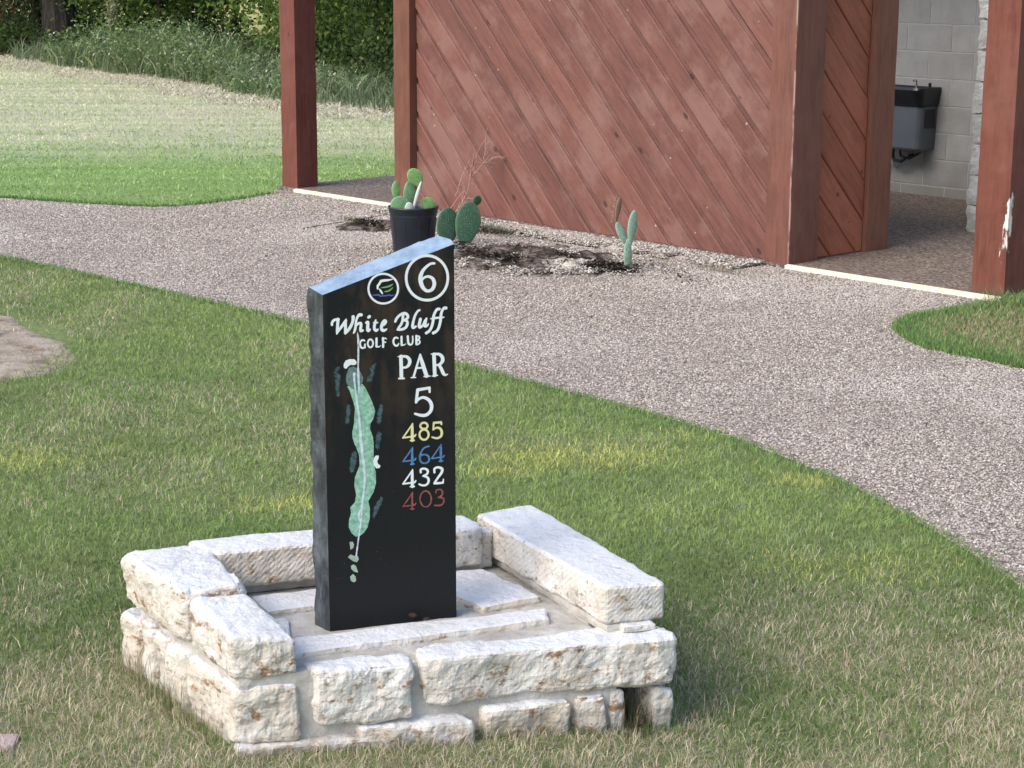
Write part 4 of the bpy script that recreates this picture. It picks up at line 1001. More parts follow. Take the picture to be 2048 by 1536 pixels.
# ------------------------------------------------------------------ tee sign
STROKES = {
    'ring_small': [[(175.4,1003.5,2.5),(175.1,1001.1,2.5),(174.7,997.7,2.5),(174.1,994.5,2.5),(173.1,991.6,2.5),(171.9,988.9,2.5),(170.4,986.3,2.5),(168.7,983.8,2.5),(166.8,981.5,2.5),(164.7,979.3,2.5),(162.3,977.4,2.5),(159.8,975.7,2.5),(157.2,974.2,2.5),(154.4,972.9,2.5),(151.5,971.9,2.5),(148.5,971.2,2.5),(145.4,970.7,2.5),(142.3,970.5,2.5),(139.2,970.5,2.5),(136.1,970.8,2.5),(133.0,971.4,2.5),(130.0,972.2,2.5),(127.0,973.3,2.5),(124.2,974.6,2.5),(121.4,976.2,2.5),(118.8,978.0,2.5),(116.4,980.0,2.5),(114.1,982.1,2.5),(112.0,984.5,2.5),(110.2,987.0,2.5),(108.6,989.7,2.5),(107.1,992.5,2.5),(106.0,995.3,2.5),(105.1,998.2,2.5),(104.5,1001.3,2.5),(104.1,1004.3,2.5),(104.0,1007.3,2.5),(104.2,1010.4,2.5),(104.6,1013.3,2.5),(105.3,1016.2,2.5),(106.3,1019.1,2.5),(107.5,1021.8,2.5),(108.9,1024.4,2.5),(110.7,1026.9,2.5),(112.6,1029.2,2.5),(114.7,1031.3,2.5),(117.0,1033.2,2.5),(119.5,1034.9,2.5),(122.1,1036.4,2.5),(124.9,1037.7,2.5),(127.8,1038.7,2.5),(130.7,1039.4,2.5),(133.8,1040.0,2.5),(136.9,1040.2,2.5),(139.9,1040.2,2.5),(143.1,1039.9,2.5),(146.2,1039.3,2.5),(149.1,1038.5,2.5),(152.2,1037.4,2.5),(155.0,1036.1,2.5),(157.7,1034.6,2.5),(160.4,1032.8,2.5),(162.8,1030.8,2.5),(165.1,1028.7,2.5),(167.2,1026.3,2.5),(169.1,1023.8,2.5),(170.7,1021.2,2.5),(172.2,1018.4,2.5),(173.3,1015.5,2.5),(174.2,1012.6,2.5),(174.8,1009.2,2.5),(175.2,1005.8,2.5),(175.4,1003.5,2.5)]],
    'ring_large': [[(297.0,1022.6,3.3),(296.7,1019.4,3.3),(296.3,1015.1,3.3),(295.6,1010.9,3.3),(294.6,1007.0,3.3),(293.3,1003.4,3.3),(291.8,999.9,3.3),(290.0,996.4,3.3),(287.9,993.2,3.3),(285.7,990.2,3.3),(283.1,987.3,3.3),(280.4,984.7,3.3),(277.5,982.3,3.3),(274.4,980.1,3.3),(271.1,978.1,3.3),(267.8,976.5,3.3),(264.2,975.1,3.3),(260.6,974.0,3.3),(256.9,973.2,3.3),(253.1,972.7,3.3),(249.3,972.4,3.3),(245.5,972.5,3.3),(241.7,972.9,3.3),(237.9,973.5,3.3),(234.2,974.4,3.3),(230.4,975.7,3.3),(226.9,977.2,3.3),(223.4,978.9,3.3),(220.0,981.0,3.3),(216.8,983.3,3.3),(213.8,985.7,3.3),(210.9,988.5,3.3),(208.3,991.4,3.3),(205.8,994.5,3.3),(203.6,997.8,3.3),(201.6,1001.3,3.3),(199.9,1004.8,3.3),(198.3,1008.5,3.3),(197.1,1012.3,3.3),(196.2,1016.1,3.3),(195.5,1020.0,3.3),(195.1,1023.9,3.3),(195.0,1027.8,3.3),(195.2,1031.8,3.3),(195.6,1035.6,3.3),(196.4,1039.4,3.3),(197.4,1043.2,3.3),(198.6,1046.8,3.3),(200.2,1050.2,3.3),(202.0,1053.6,3.3),(204.0,1056.8,3.3),(206.3,1059.8,3.3),(208.8,1062.7,3.3),(211.5,1065.3,3.3),(214.3,1067.7,3.3),(217.4,1069.9,3.3),(220.6,1071.8,3.3),(224.0,1073.5,3.3),(227.5,1074.9,3.3),(231.1,1076.0,3.3),(234.7,1076.8,3.3),(238.5,1077.4,3.3),(242.3,1077.6,3.3),(246.0,1077.6,3.3),(249.9,1077.3,3.3),(253.6,1076.6,3.3),(257.3,1075.8,3.3),(261.1,1074.5,3.3),(264.7,1073.1,3.3),(268.1,1071.4,3.3),(271.5,1069.3,3.3),(274.7,1067.1,3.3),(277.8,1064.7,3.3),(280.7,1061.9,3.3),(283.4,1059.0,3.3),(285.8,1056.0,3.3),(288.1,1052.6,3.3),(290.2,1049.2,3.3),(291.9,1045.7,3.3),(293.5,1041.9,3.3),(294.7,1038.2,3.3),(295.7,1034.4,3.3),(296.4,1029.9,3.3),(296.7,1025.6,3.3),(297.0,1022.6,3.3)]],
    'numeral_six': [[(263.7,1058.4,2.8),(261.7,1058.6,2.8),(258.9,1058.8,2.9),(255.8,1058.4,2.9),(252.5,1057.0,3.0),(249.0,1055.0,3.1),(245.6,1052.5,3.3),(241.9,1049.5,3.5),(238.4,1046.0,3.8),(235.3,1042.1,4.1),(232.9,1037.6,4.4),(231.0,1032.9,4.8),(229.8,1028.2,5.0),(229.5,1023.6,5.1),(229.9,1019.2,5.2),(230.7,1015.0,5.2),(231.8,1011.0,5.1),(233.3,1007.2,4.8),(235.1,1003.8,4.6),(237.6,1000.5,4.3),(240.3,997.6,4.0),(243.0,995.5,3.8),(245.7,994.3,3.7),(248.4,994.0,3.6),(251.0,994.2,3.7),(253.8,994.9,3.9),(256.6,996.2,4.1),(258.9,998.2,4.3),(261.0,1001.3,4.5),(262.6,1005.1,4.5),(263.5,1008.9,4.6),(263.4,1012.9,4.5),(262.5,1016.7,4.4),(261.3,1020.0,4.2),(259.7,1022.5,4.0),(257.8,1024.3,3.7),(255.6,1025.8,3.5),(253.1,1027.1,3.3),(250.4,1028.0,3.2),(247.7,1028.4,3.0),(244.9,1028.2,2.9),(242.2,1027.6,2.9),(239.8,1026.6,2.8),(237.5,1024.9,2.8),(235.5,1022.9,2.7),(234.1,1021.4,2.7)]],
    'emblem_cliff': [[(161.6,1026.2,1.1),(150.9,1024.8,2.5),(142.0,1024.5,3.0),(134.2,1023.5,3.1),(130.8,1018.0,2.9),(126.1,1012.3,2.7),(126.2,1006.3,2.3)],[(130.7,1004.5,1.6),(133.9,999.4,2.3),(137.2,994.3,1.8)]],
    'emblem_grass': [[(134.6,1007.8,0.8),(137.4,1008.0,1.0),(141.4,1008.2,1.4),(145.2,1008.6,1.6),(148.8,1009.2,1.8),(152.2,1009.9,1.9),(155.3,1010.8,2.0),(158.1,1012.1,1.7),(160.4,1013.5,1.4),(162.0,1014.4,1.2)],[(143.4,998.3,1.2),(145.4,998.4,1.4),(148.1,998.6,1.6),(150.7,999.0,1.7),(153.1,1000.0,1.8),(155.4,1001.2,1.7),(157.4,1002.5,1.6),(159.5,1004.0,1.4),(161.3,1005.7,1.0),(162.5,1006.8,0.8)]],
    'emblem_water': [[(113.3,991.8,0.8),(120.5,991.4,1.6),(128.3,991.5,1.8),(132.7,988.0,1.8),(139.4,988.7,1.5),(147.2,988.3,1.6),(154.0,990.1,1.6),(158.4,987.7,1.5),(165.7,989.2,0.8)]],
    'script_lettering': [[(16.2,927.3,2.7),(16.0,928.6,2.8),(15.9,930.3,2.9),(16.3,932.2,3.0),(17.4,934.2,3.1),(19.1,936.3,3.2),(20.9,937.9,3.2),(22.8,938.7,3.1),(24.9,939.1,3.1),(26.9,939.4,3.0),(29.0,939.4,2.9),(30.9,939.2,2.9),(32.2,939.0,2.8)],[(30.7,939.5,3.7),(29.8,931.4,3.6),(28.9,919.5,3.6),(28.0,909.1,3.0),(27.3,905.8,1.9)],[(27.3,906.6,1.9),(34.1,916.2,3.1),(41.0,924.7,3.4),(48.7,934.7,3.6),(49.9,938.7,1.5)],[(49.1,936.9,2.2),(47.9,927.3,3.6),(48.1,915.4,3.6),(47.2,906.4,3.1)],[(47.5,905.3,2.6),(49.2,907.1,2.9),(51.4,909.5,3.3),(53.7,912.0,3.6),(55.9,914.6,3.6),(58.0,917.2,3.6),(59.9,919.9,3.6),(61.4,922.6,3.6),(62.7,925.3,3.6),(63.8,927.9,3.6),(64.8,930.4,3.5),(65.6,932.7,3.5),(66.1,935.2,3.6),(66.5,938.2,3.7),(66.6,941.2,3.9),(66.6,943.4,4.0)],[(86.0,946.7,3.7),(84.8,947.0,3.7),(83.1,947.3,3.7),(81.5,947.0,3.6),(79.8,945.8,3.4),(78.2,944.0,3.2),(76.8,942.0,3.0),(75.7,939.8,2.9),(74.8,937.3,2.8),(74.1,934.7,2.7),(73.6,931.8,2.7),(73.2,928.8,2.8),(72.8,925.8,2.8),(72.4,922.7,2.9),(72.1,919.7,2.9),(71.6,916.9,3.0),(71.0,914.2,3.0),(70.3,911.7,2.9),(69.6,909.6,2.8),(68.7,907.7,2.5),(67.9,906.2,2.1),(67.3,905.2,1.9)],[(72.8,921.3,2.2),(74.2,922.8,2.4),(76.1,924.7,2.7),(78.2,926.2,3.0),(80.4,927.2,3.1),(82.6,927.6,3.1),(84.3,927.4,3.1),(85.1,926.1,3.2),(85.3,924.2,3.3),(85.3,922.1,3.3),(85.0,919.6,3.4),(84.4,917.0,3.4),(84.1,914.7,3.4),(84.0,912.5,3.5),(84.2,910.6,3.6),(84.8,909.4,3.6),(86.2,909.1,3.3),(88.1,909.5,2.9),(89.4,909.9,2.6)],[(103.4,940.1,3.3),(105.7,941.8,3.7)],[(98.0,927.7,3.0),(99.1,928.3,3.1),(100.7,928.9,3.2),(101.8,928.6,3.3),(101.9,926.5,3.5),(101.6,923.5,3.6),(101.3,920.4,3.7),(101.2,917.1,3.9),(101.1,913.9,4.0),(101.2,911.4,4.1),(101.6,909.9,4.1),(102.3,909.2,4.1),(103.1,909.0,3.9),(104.3,909.5,3.3),(105.6,910.4,2.7),(106.5,911.1,2.2)],[(120.5,932.7,1.9),(120.2,930.9,2.3),(119.8,928.5,2.9),(119.3,926.0,3.3),(118.6,923.8,3.5),(117.9,921.7,3.4),(117.3,919.4,3.4),(117.0,916.8,3.4),(116.9,914.2,3.5),(117.3,911.9,3.5),(118.3,910.1,3.6),(119.9,908.7,3.6),(121.4,907.9,3.6),(123.0,908.2,3.2),(124.6,909.2,2.6),(125.6,909.9,2.2)],[(115.5,926.6,1.7),(125.1,926.3,1.9)],[(136.8,918.2,2.6),(138.4,919.1,2.7),(140.5,920.2,2.7),(142.2,921.7,2.8),(143.6,923.6,2.9),(144.6,925.7,3.1),(145.0,927.5,3.1),(144.5,928.9,3.1),(143.5,929.9,3.0),(142.3,930.3,3.0),(141.0,929.9,3.0),(139.5,928.8,3.0),(138.1,927.2,3.1),(136.7,924.8,3.2),(135.4,922.0,3.3),(134.6,919.1,3.4),(134.1,916.2,3.5),(134.1,913.3,3.6),(134.5,910.9,3.7),(135.4,909.0,3.8),(136.7,907.7,3.8),(138.3,906.9,3.7),(140.3,906.8,3.4),(142.6,907.3,3.0),(144.4,908.0,2.6),(145.7,908.8,2.1),(146.6,909.8,1.5),(147.1,910.5,1.1)],[(167.9,926.2,2.9),(168.6,928.0,3.0),(169.7,930.4,3.1),(171.1,933.0,3.2),(173.2,935.5,3.2),(175.7,938.1,3.2),(178.3,940.2,3.2),(181.2,942.1,3.2),(184.2,943.5,3.2),(187.0,944.4,3.2),(189.7,944.5,3.3),(192.1,944.1,3.4),(194.1,943.2,3.4),(196.0,941.6,3.4),(197.6,939.5,3.4),(198.5,937.5,3.4),(198.7,935.6,3.3),(198.2,933.8,3.3),(197.2,932.2,3.2),(195.2,930.7,3.1),(192.7,929.5,2.9),(190.9,928.7,2.8)],[(187.0,941.3,3.0),(186.8,939.0,3.1),(186.5,935.9,3.2),(186.2,932.8,3.2),(185.8,930.2,3.2),(185.5,927.7,3.1),(184.9,925.2,3.1),(183.9,922.6,3.2),(182.7,920.0,3.2),(181.3,917.7,3.2),(179.7,915.5,3.1),(178.0,913.6,3.0),(176.5,911.8,2.9),(175.2,909.8,2.7),(174.0,907.9,2.6),(173.3,906.6,2.4)],[(189.3,928.0,2.7),(191.4,927.4,2.8),(194.3,926.5,2.9),(196.4,925.3,3.0),(197.3,923.5,3.2),(197.4,921.3,3.3),(197.2,919.1,3.4),(196.5,916.5,3.4),(195.4,913.8,3.4),(193.9,911.5,3.4),(191.8,909.7,3.3),(189.3,908.3,3.3),(186.8,907.3,3.3),(184.1,906.7,3.2),(181.3,906.4,3.1),(178.8,906.2,3.0),(176.3,906.1,2.6),(174.1,906.2,2.2),(172.5,906.2,1.9)],[(227.1,949.8,2.5),(225.8,949.3,2.6),(223.9,948.5,2.7),(222.0,947.0,2.7),(220.0,944.4,2.8),(218.0,941.2,2.9),(216.3,938.0,3.0),(215.0,935.0,3.0),(214.0,932.0,3.1),(213.1,928.9,3.1),(212.2,925.5,3.2),(211.3,922.1,3.3),(210.7,919.0,3.4),(210.1,916.3,3.4),(209.8,914.0,3.5),(209.8,912.1,3.5),(210.3,910.5,3.5),(211.0,909.3,3.5),(212.2,908.9,3.4),(214.1,909.5,3.1),(216.2,910.7,2.8),(217.8,911.6,2.5)],[(229.0,928.0,3.7),(228.6,926.2,3.7),(228.0,923.7,3.7),(227.4,921.1,3.7),(226.7,918.5,3.7),(226.1,915.8,3.7),(225.8,913.5,3.7),(225.9,911.4,3.5),(226.4,909.7,3.2),(227.3,908.7,3.0),(228.7,908.8,3.0),(230.4,909.6,3.0),(232.1,910.8,3.0),(233.8,912.2,3.0),(235.5,913.9,3.0),(236.9,915.9,3.0),(238.1,918.4,3.1),(239.1,921.0,3.1),(240.2,923.5,3.0),(241.6,925.7,2.8),(243.1,927.7,2.5),(244.2,929.1,2.3)],[(242.6,926.4,3.0),(242.3,924.4,3.1),(241.9,921.5,3.1),(241.3,918.7,3.2),(240.5,916.1,3.3),(239.6,913.7,3.3),(239.3,911.9,3.4),(240.2,910.9,3.4),(241.8,910.7,3.4),(243.3,910.9,3.3),(244.7,911.5,3.0),(246.1,912.6,2.7),(247.3,913.7,2.3),(248.2,915.0,1.7),(248.9,916.2,1.2),(249.3,917.1,0.8)],[(275.9,949.7,3.2),(274.3,949.8,3.3),(272.0,949.7,3.4),(269.9,948.9,3.4),(267.8,946.7,3.4),(265.9,943.7,3.3),(264.2,940.7,3.3),(262.9,937.7,3.3),(261.8,934.6,3.4),(261.0,931.6,3.4),(260.6,928.5,3.5),(260.5,925.5,3.5),(260.2,922.3,3.5),(259.5,918.6,3.5),(258.6,914.9,3.5),(257.7,911.5,3.4),(256.7,908.7,3.4),(255.7,906.2,3.4),(254.5,904.0,3.4),(253.0,901.7,3.4),(251.4,899.7,3.4),(249.6,898.0,3.4),(247.3,896.5,3.4),(244.9,895.3,3.4),(243.2,894.5,3.4)],[(291.9,951.1,3.8),(290.5,951.4,3.6),(288.6,951.6,3.4),(286.7,951.0,3.3),(284.9,949.1,3.2),(283.3,946.5,3.2),(281.9,943.6,3.2),(280.8,940.4,3.3),(280.0,937.0,3.4),(279.4,933.6,3.4),(279.1,930.0,3.5),(278.9,926.4,3.5),(278.6,922.7,3.5),(277.9,919.0,3.5),(277.1,915.4,3.5),(276.2,912.0,3.4),(275.2,908.6,3.4),(274.1,905.6,3.4),(272.9,902.8,3.4),(271.5,900.5,3.4),(269.9,898.6,3.4),(268.1,896.9,3.4),(265.5,895.4,3.5),(262.8,894.2,3.6),(260.8,893.4,3.7)],[(253.8,927.7,1.1),(261.0,928.5,3.0),(270.6,929.1,2.5),(280.2,928.9,3.0),(287.5,929.6,1.1)]],
    'capital_lettering': [[(93.2,885.1,1.7),(92.8,885.5,1.9),(92.2,886.1,2.2),(91.4,886.5,2.4),(89.9,886.8,2.4),(88.2,887.0,2.3),(86.7,886.8,2.3),(85.2,885.7,2.2),(84.0,884.2,2.1),(83.0,882.5,2.1),(82.6,880.8,2.1),(82.5,879.0,2.2),(82.6,877.0,2.2),(83.0,874.7,2.2),(83.7,872.3,2.3),(84.6,870.4,2.3),(85.8,869.2,2.3),(87.3,868.4,2.2),(88.8,868.1,2.2),(90.4,868.5,2.1),(91.9,869.3,2.1),(93.0,869.9,2.0)],[(94.1,876.8,2.0),(94.0,868.9,2.0)],[(113.6,877.8,2.1),(113.5,876.9,2.1),(113.4,875.5,2.1),(113.1,874.2,2.1),(112.7,873.2,2.1),(112.2,872.2,2.1),(111.7,871.3,2.1),(111.0,870.5,2.1),(110.3,869.8,2.1),(109.6,869.4,2.1),(108.8,869.0,2.1),(108.0,868.8,2.1),(107.1,868.8,2.1),(106.3,868.9,2.1),(105.5,869.2,2.1),(104.7,869.7,2.1),(103.9,870.3,2.1),(103.3,871.0,2.1),(102.6,871.8,2.1),(102.1,872.8,2.1),(101.6,873.9,2.1),(101.3,875.0,2.1),(101.0,876.2,2.1),(100.9,877.4,2.1),(100.8,878.6,2.1),(100.9,879.9,2.1),(101.1,881.1,2.1),(101.4,882.2,2.1),(101.8,883.3,2.1),(102.2,884.3,2.1),(102.8,885.2,2.1),(103.4,886.0,2.1),(104.1,886.6,2.1),(104.9,887.1,2.1),(105.7,887.5,2.1),(106.5,887.6,2.1),(107.3,887.7,2.1),(108.2,887.5,2.1),(109.0,887.2,2.1),(109.8,886.8,2.1),(110.5,886.2,2.1),(111.2,885.5,2.1),(111.8,884.6,2.1),(112.4,883.6,2.1),(112.8,882.6,2.1),(113.2,881.5,2.1),(113.4,880.1,2.1),(113.6,878.8,2.1),(113.6,877.8,2.1)],[(122.1,888.9,2.7),(121.8,869.9,2.7)],[(121.8,869.2,2.0),(127.9,868.6,1.6),(132.2,871.6,0.6)],[(137.5,888.8,2.7),(138.2,880.0,2.7),(137.8,867.9,2.7)],[(137.5,887.9,1.6),(143.2,888.2,1.6),(146.5,886.2,1.0)],[(138.4,878.9,1.6),(144.1,878.7,1.6)],[(174.0,886.1,1.8),(172.9,886.8,1.9),(171.3,887.8,2.1),(169.7,888.2,2.2),(168.1,888.0,2.3),(166.4,887.4,2.3),(165.0,886.2,2.4),(163.9,884.2,2.4),(163.2,881.8,2.5),(162.8,879.4,2.5),(163.0,877.0,2.4),(163.5,874.7,2.4),(164.4,872.8,2.4),(165.6,871.0,2.4),(167.1,869.7,2.4),(168.6,868.8,2.4),(170.1,868.4,2.3),(171.6,868.4,2.2),(172.9,869.0,2.1),(174.1,870.3,1.9),(175.1,872.1,1.6),(175.8,873.4,1.4)],[(182.6,889.3,2.6),(182.9,869.7,2.7)],[(182.4,869.0,2.0),(188.6,869.2,1.6),(193.4,871.8,0.6)],[(197.8,889.3,2.7),(198.0,886.7,2.7),(198.2,883.2,2.7),(198.4,879.9,2.7),(198.7,877.1,2.7),(199.0,874.5,2.7),(199.6,872.4,2.7),(201.0,870.6,2.5),(202.7,869.4,2.4),(204.4,868.8,2.3),(206.0,869.0,2.2),(207.5,869.9,2.2),(208.7,871.3,2.1),(209.5,873.5,2.0),(209.9,876.3,2.0),(210.2,879.2,1.9),(210.2,882.8,1.8),(209.9,886.4,1.7),(209.8,889.0,1.6)],[(218.9,888.9,2.7),(219.0,868.8,2.7)],[(219.3,888.4,1.6),(221.0,888.3,1.7),(223.3,888.1,1.8),(225.1,887.6,1.9),(226.0,886.4,2.0),(226.5,884.8,2.2),(226.5,883.3,2.2),(225.7,881.9,2.1),(224.4,880.7,1.9),(223.1,879.8,1.7),(221.7,879.4,1.6),(220.3,879.5,1.5),(219.3,879.5,1.4)],[(219.3,879.5,1.4),(221.3,879.0,1.6),(223.9,878.3,1.8),(226.0,877.3,2.0),(226.9,875.8,2.1),(227.2,874.1,2.2),(227.1,872.5,2.2),(226.4,871.1,2.1),(225.3,869.9,2.0),(224.0,869.0,1.8),(222.3,868.5,1.7),(220.5,868.4,1.6),(219.2,868.3,1.6)]],
    'par_lettering': [[(180.9,842.1,4.4),(181.3,819.6,4.4),(181.8,792.1,4.5)],[(174.2,842.3,1.3),(183.7,842.9,1.6)],[(175.7,789.7,2.1),(188.4,789.1,2.1)],[(183.7,842.5,2.7),(186.9,842.2,2.9),(191.3,841.7,3.1),(195.2,840.5,3.4),(198.2,838.2,3.7),(200.6,835.1,4.0),(202.1,832.0,4.1),(202.5,828.5,4.2),(202.0,825.1,4.3),(200.8,822.0,4.1),(198.9,819.4,3.8),(196.4,817.2,3.4),(193.7,815.6,3.0),(190.5,815.0,2.7),(187.1,815.0,2.5),(184.8,815.0,2.3)],[(228.2,844.0,2.1),(220.6,819.5,2.7),(211.5,791.2,2.8)],[(228.1,841.5,3.0),(233.4,822.4,4.8),(243.5,791.5,4.8)],[(220.5,811.9,2.2),(235.9,811.5,2.3)],[(205.7,789.8,1.5),(216.6,789.4,1.5)],[(237.1,790.1,1.5),(251.9,790.3,1.5)],[(262.0,841.8,4.5),(263.0,816.6,4.5),(263.9,791.4,4.5)],[(255.3,843.2,1.3),(263.1,843.2,1.6)],[(257.7,789.9,1.6),(270.6,790.9,1.6)],[(264.4,842.9,2.7),(267.6,842.6,2.9),(272.0,842.0,3.2),(275.9,840.9,3.5),(279.0,838.7,3.8),(281.4,835.9,4.1),(283.0,832.9,4.3),(283.6,829.5,4.4),(283.4,826.0,4.4),(282.3,822.8,4.3),(280.2,820.2,3.9),(277.4,818.0,3.4),(274.6,816.4,2.9),(271.6,815.8,2.6),(268.8,815.7,2.4),(266.8,815.7,2.2)],[(274.6,815.8,3.7),(276.2,813.0,3.8),(278.3,809.2,3.9),(280.4,805.4,4.0),(282.0,801.6,4.1),(283.4,798.0,4.1),(284.9,795.0,4.0),(286.5,792.7,3.7),(288.2,791.1,3.2),(290.0,790.2,2.7),(292.2,790.3,2.2),(294.3,791.1,1.7),(295.9,791.7,1.3)]],
    'numeral_five': [[(251.1,751.9,2.7),(250.5,761.8,3.4),(221.5,759.1,3.8),(217.5,729.7,3.4)],[(217.5,731.0,3.0),(219.5,732.9,3.1),(222.2,735.3,3.2),(225.3,737.4,3.3),(228.5,738.8,3.3),(231.9,739.8,3.3),(235.6,739.8,3.4),(240.0,738.4,3.6),(244.5,736.1,3.8),(248.4,733.1,4.0),(251.6,729.2,4.2),(254.1,724.6,4.3),(255.5,719.9,4.4),(255.8,715.1,4.4),(255.1,710.4,4.3),(253.5,706.1,4.3),(250.7,702.3,4.2),(247.0,699.0,4.1),(243.1,696.8,4.0),(238.8,695.9,3.9),(234.4,696.0,3.8),(230.2,696.5,3.7),(226.3,697.4,3.5),(222.8,698.7,3.2),(219.9,699.8,3.0),(217.5,700.7,2.9),(215.7,701.3,2.8),(214.5,701.8,2.7)]],
    'yellow_yardage': [[(208.3,678.4,1.7),(207.3,667.3,3.5),(207.6,637.1,3.7)],[(208.3,677.6,1.7),(195.7,660.3,2.0),(184.3,645.4,2.0)],[(184.3,645.4,2.0),(200.4,646.4,2.3),(213.3,647.0,2.4),(216.2,650.7,1.8)],[(202.7,637.5,1.8),(212.4,637.0,1.8)],[(245.5,669.9,2.6),(245.4,669.1,2.6),(245.2,668.0,2.6),(244.8,667.0,2.6),(244.3,666.1,2.6),(243.6,665.4,2.6),(242.9,664.7,2.6),(242.0,664.1,2.6),(241.0,663.6,2.6),(239.9,663.2,2.6),(238.8,663.0,2.6),(237.6,662.9,2.6),(236.5,662.9,2.6),(235.3,663.1,2.6),(234.1,663.4,2.6),(233.0,663.8,2.6),(231.9,664.3,2.6),(230.9,665.0,2.6),(230.1,665.7,2.6),(229.3,666.5,2.6),(228.6,667.4,2.6),(228.1,668.3,2.6),(227.7,669.3,2.6),(227.5,670.3,2.6),(227.5,671.3,2.6),(227.5,672.3,2.6),(227.8,673.3,2.6),(228.2,674.2,2.6),(228.7,675.0,2.6),(229.4,675.8,2.6),(230.1,676.5,2.6),(231.0,677.1,2.6),(232.0,677.5,2.6),(233.1,677.9,2.6),(234.2,678.1,2.6),(235.4,678.2,2.6),(236.5,678.2,2.6),(237.7,678.0,2.6),(238.9,677.8,2.6),(240.0,677.4,2.6),(241.1,676.8,2.6),(242.0,676.2,2.6),(242.9,675.5,2.6),(243.7,674.6,2.6),(244.4,673.8,2.6),(244.9,672.8,2.6),(245.2,671.7,2.6),(245.4,670.6,2.6),(245.5,669.9,2.6)],[(248.0,648.2,2.6),(247.9,646.9,2.6),(247.6,645.1,2.6),(247.2,643.5,2.6),(246.5,642.0,2.6),(245.6,640.8,2.6),(244.7,639.6,2.6),(243.5,638.6,2.6),(242.3,637.8,2.6),(241.0,637.2,2.6),(239.6,636.8,2.6),(238.1,636.6,2.6),(236.6,636.6,2.6),(235.1,636.9,2.6),(233.7,637.3,2.6),(232.3,637.9,2.6),(231.0,638.8,2.6),(229.8,639.8,2.6),(228.7,640.9,2.6),(227.7,642.3,2.6),(226.9,643.7,2.6),(226.2,645.2,2.6),(225.8,646.8,2.6),(225.5,648.4,2.6),(225.4,650.0,2.6),(225.5,651.6,2.6),(225.8,653.2,2.6),(226.3,654.7,2.6),(227.0,656.1,2.6),(227.8,657.4,2.6),(228.8,658.5,2.6),(229.9,659.5,2.6),(231.1,660.3,2.6),(232.4,660.9,2.6),(233.9,661.3,2.6),(235.3,661.5,2.6),(236.8,661.5,2.6),(238.3,661.3,2.6),(239.7,660.8,2.6),(241.1,660.2,2.6),(242.4,659.4,2.6),(243.7,658.4,2.6),(244.8,657.2,2.6),(245.7,655.9,2.6),(246.6,654.5,2.6),(247.2,653.0,2.6),(247.6,651.2,2.6),(247.9,649.4,2.6),(248.0,648.2,2.6)],[(280.1,671.1,2.3),(279.0,676.0,2.9),(261.1,676.1,2.6),(259.4,659.2,2.0)],[(259.4,658.7,1.8),(261.3,660.2,2.0),(263.9,662.2,2.2),(266.8,663.4,2.4),(270.1,663.4,2.6),(273.6,662.6,2.8),(276.5,661.0,2.9),(278.7,658.2,3.0),(280.3,654.7,3.1),(281.0,651.1,3.2),(280.8,647.4,3.2),(279.8,643.8,3.1),(278.1,640.9,3.0),(275.3,639.1,2.9),(271.9,638.1,2.8),(268.3,637.7,2.6),(264.1,638.5,2.4),(259.9,640.0,2.2),(256.9,641.1,2.1)]],
    'blue_yardage': [[(208.0,620.3,1.4),(206.9,609.3,3.0),(207.2,578.9,3.1)],[(207.9,619.5,1.4),(195.3,602.3,1.7),(183.9,587.3,1.7)],[(183.9,587.3,1.7),(200.0,588.3,1.9),(212.9,588.8,2.1),(215.9,592.5,1.6)],[(202.4,579.3,1.6),(212.1,578.8,1.6)],[(248.7,619.7,2.0),(245.6,619.3,2.0),(241.3,618.6,2.1),(237.4,617.1,2.1),(234.2,614.2,2.2),(231.4,610.5,2.3),(229.2,606.6,2.4),(227.5,602.4,2.5),(226.3,598.2,2.6),(225.9,594.1,2.6),(226.3,589.8,2.6),(227.3,585.8,2.5),(229.1,582.6,2.4),(231.9,580.3,2.3),(235.4,579.0,2.2),(238.8,578.5,2.1),(242.2,579.1,2.2),(245.4,580.5,2.3),(247.8,582.6,2.4),(248.9,585.5,2.5),(249.2,589.0,2.5),(248.6,592.1,2.4),(247.1,594.9,2.4),(244.8,597.3,2.2),(242.1,599.1,2.1),(238.9,600.0,2.1),(235.4,600.2,2.0),(232.4,599.9,2.0),(230.0,598.7,1.9),(228.0,596.9,1.8),(226.7,595.6,1.7)],[(279.3,621.9,1.4),(278.3,610.8,3.0),(278.7,580.3,3.1)],[(279.3,621.1,1.4),(266.5,603.8,1.7),(255.1,588.7,1.7)],[(255.1,588.7,1.7),(271.4,589.7,1.9),(284.5,590.2,2.1),(287.4,594.0,1.6)],[(273.8,580.7,1.6),(283.6,580.2,1.6)]],
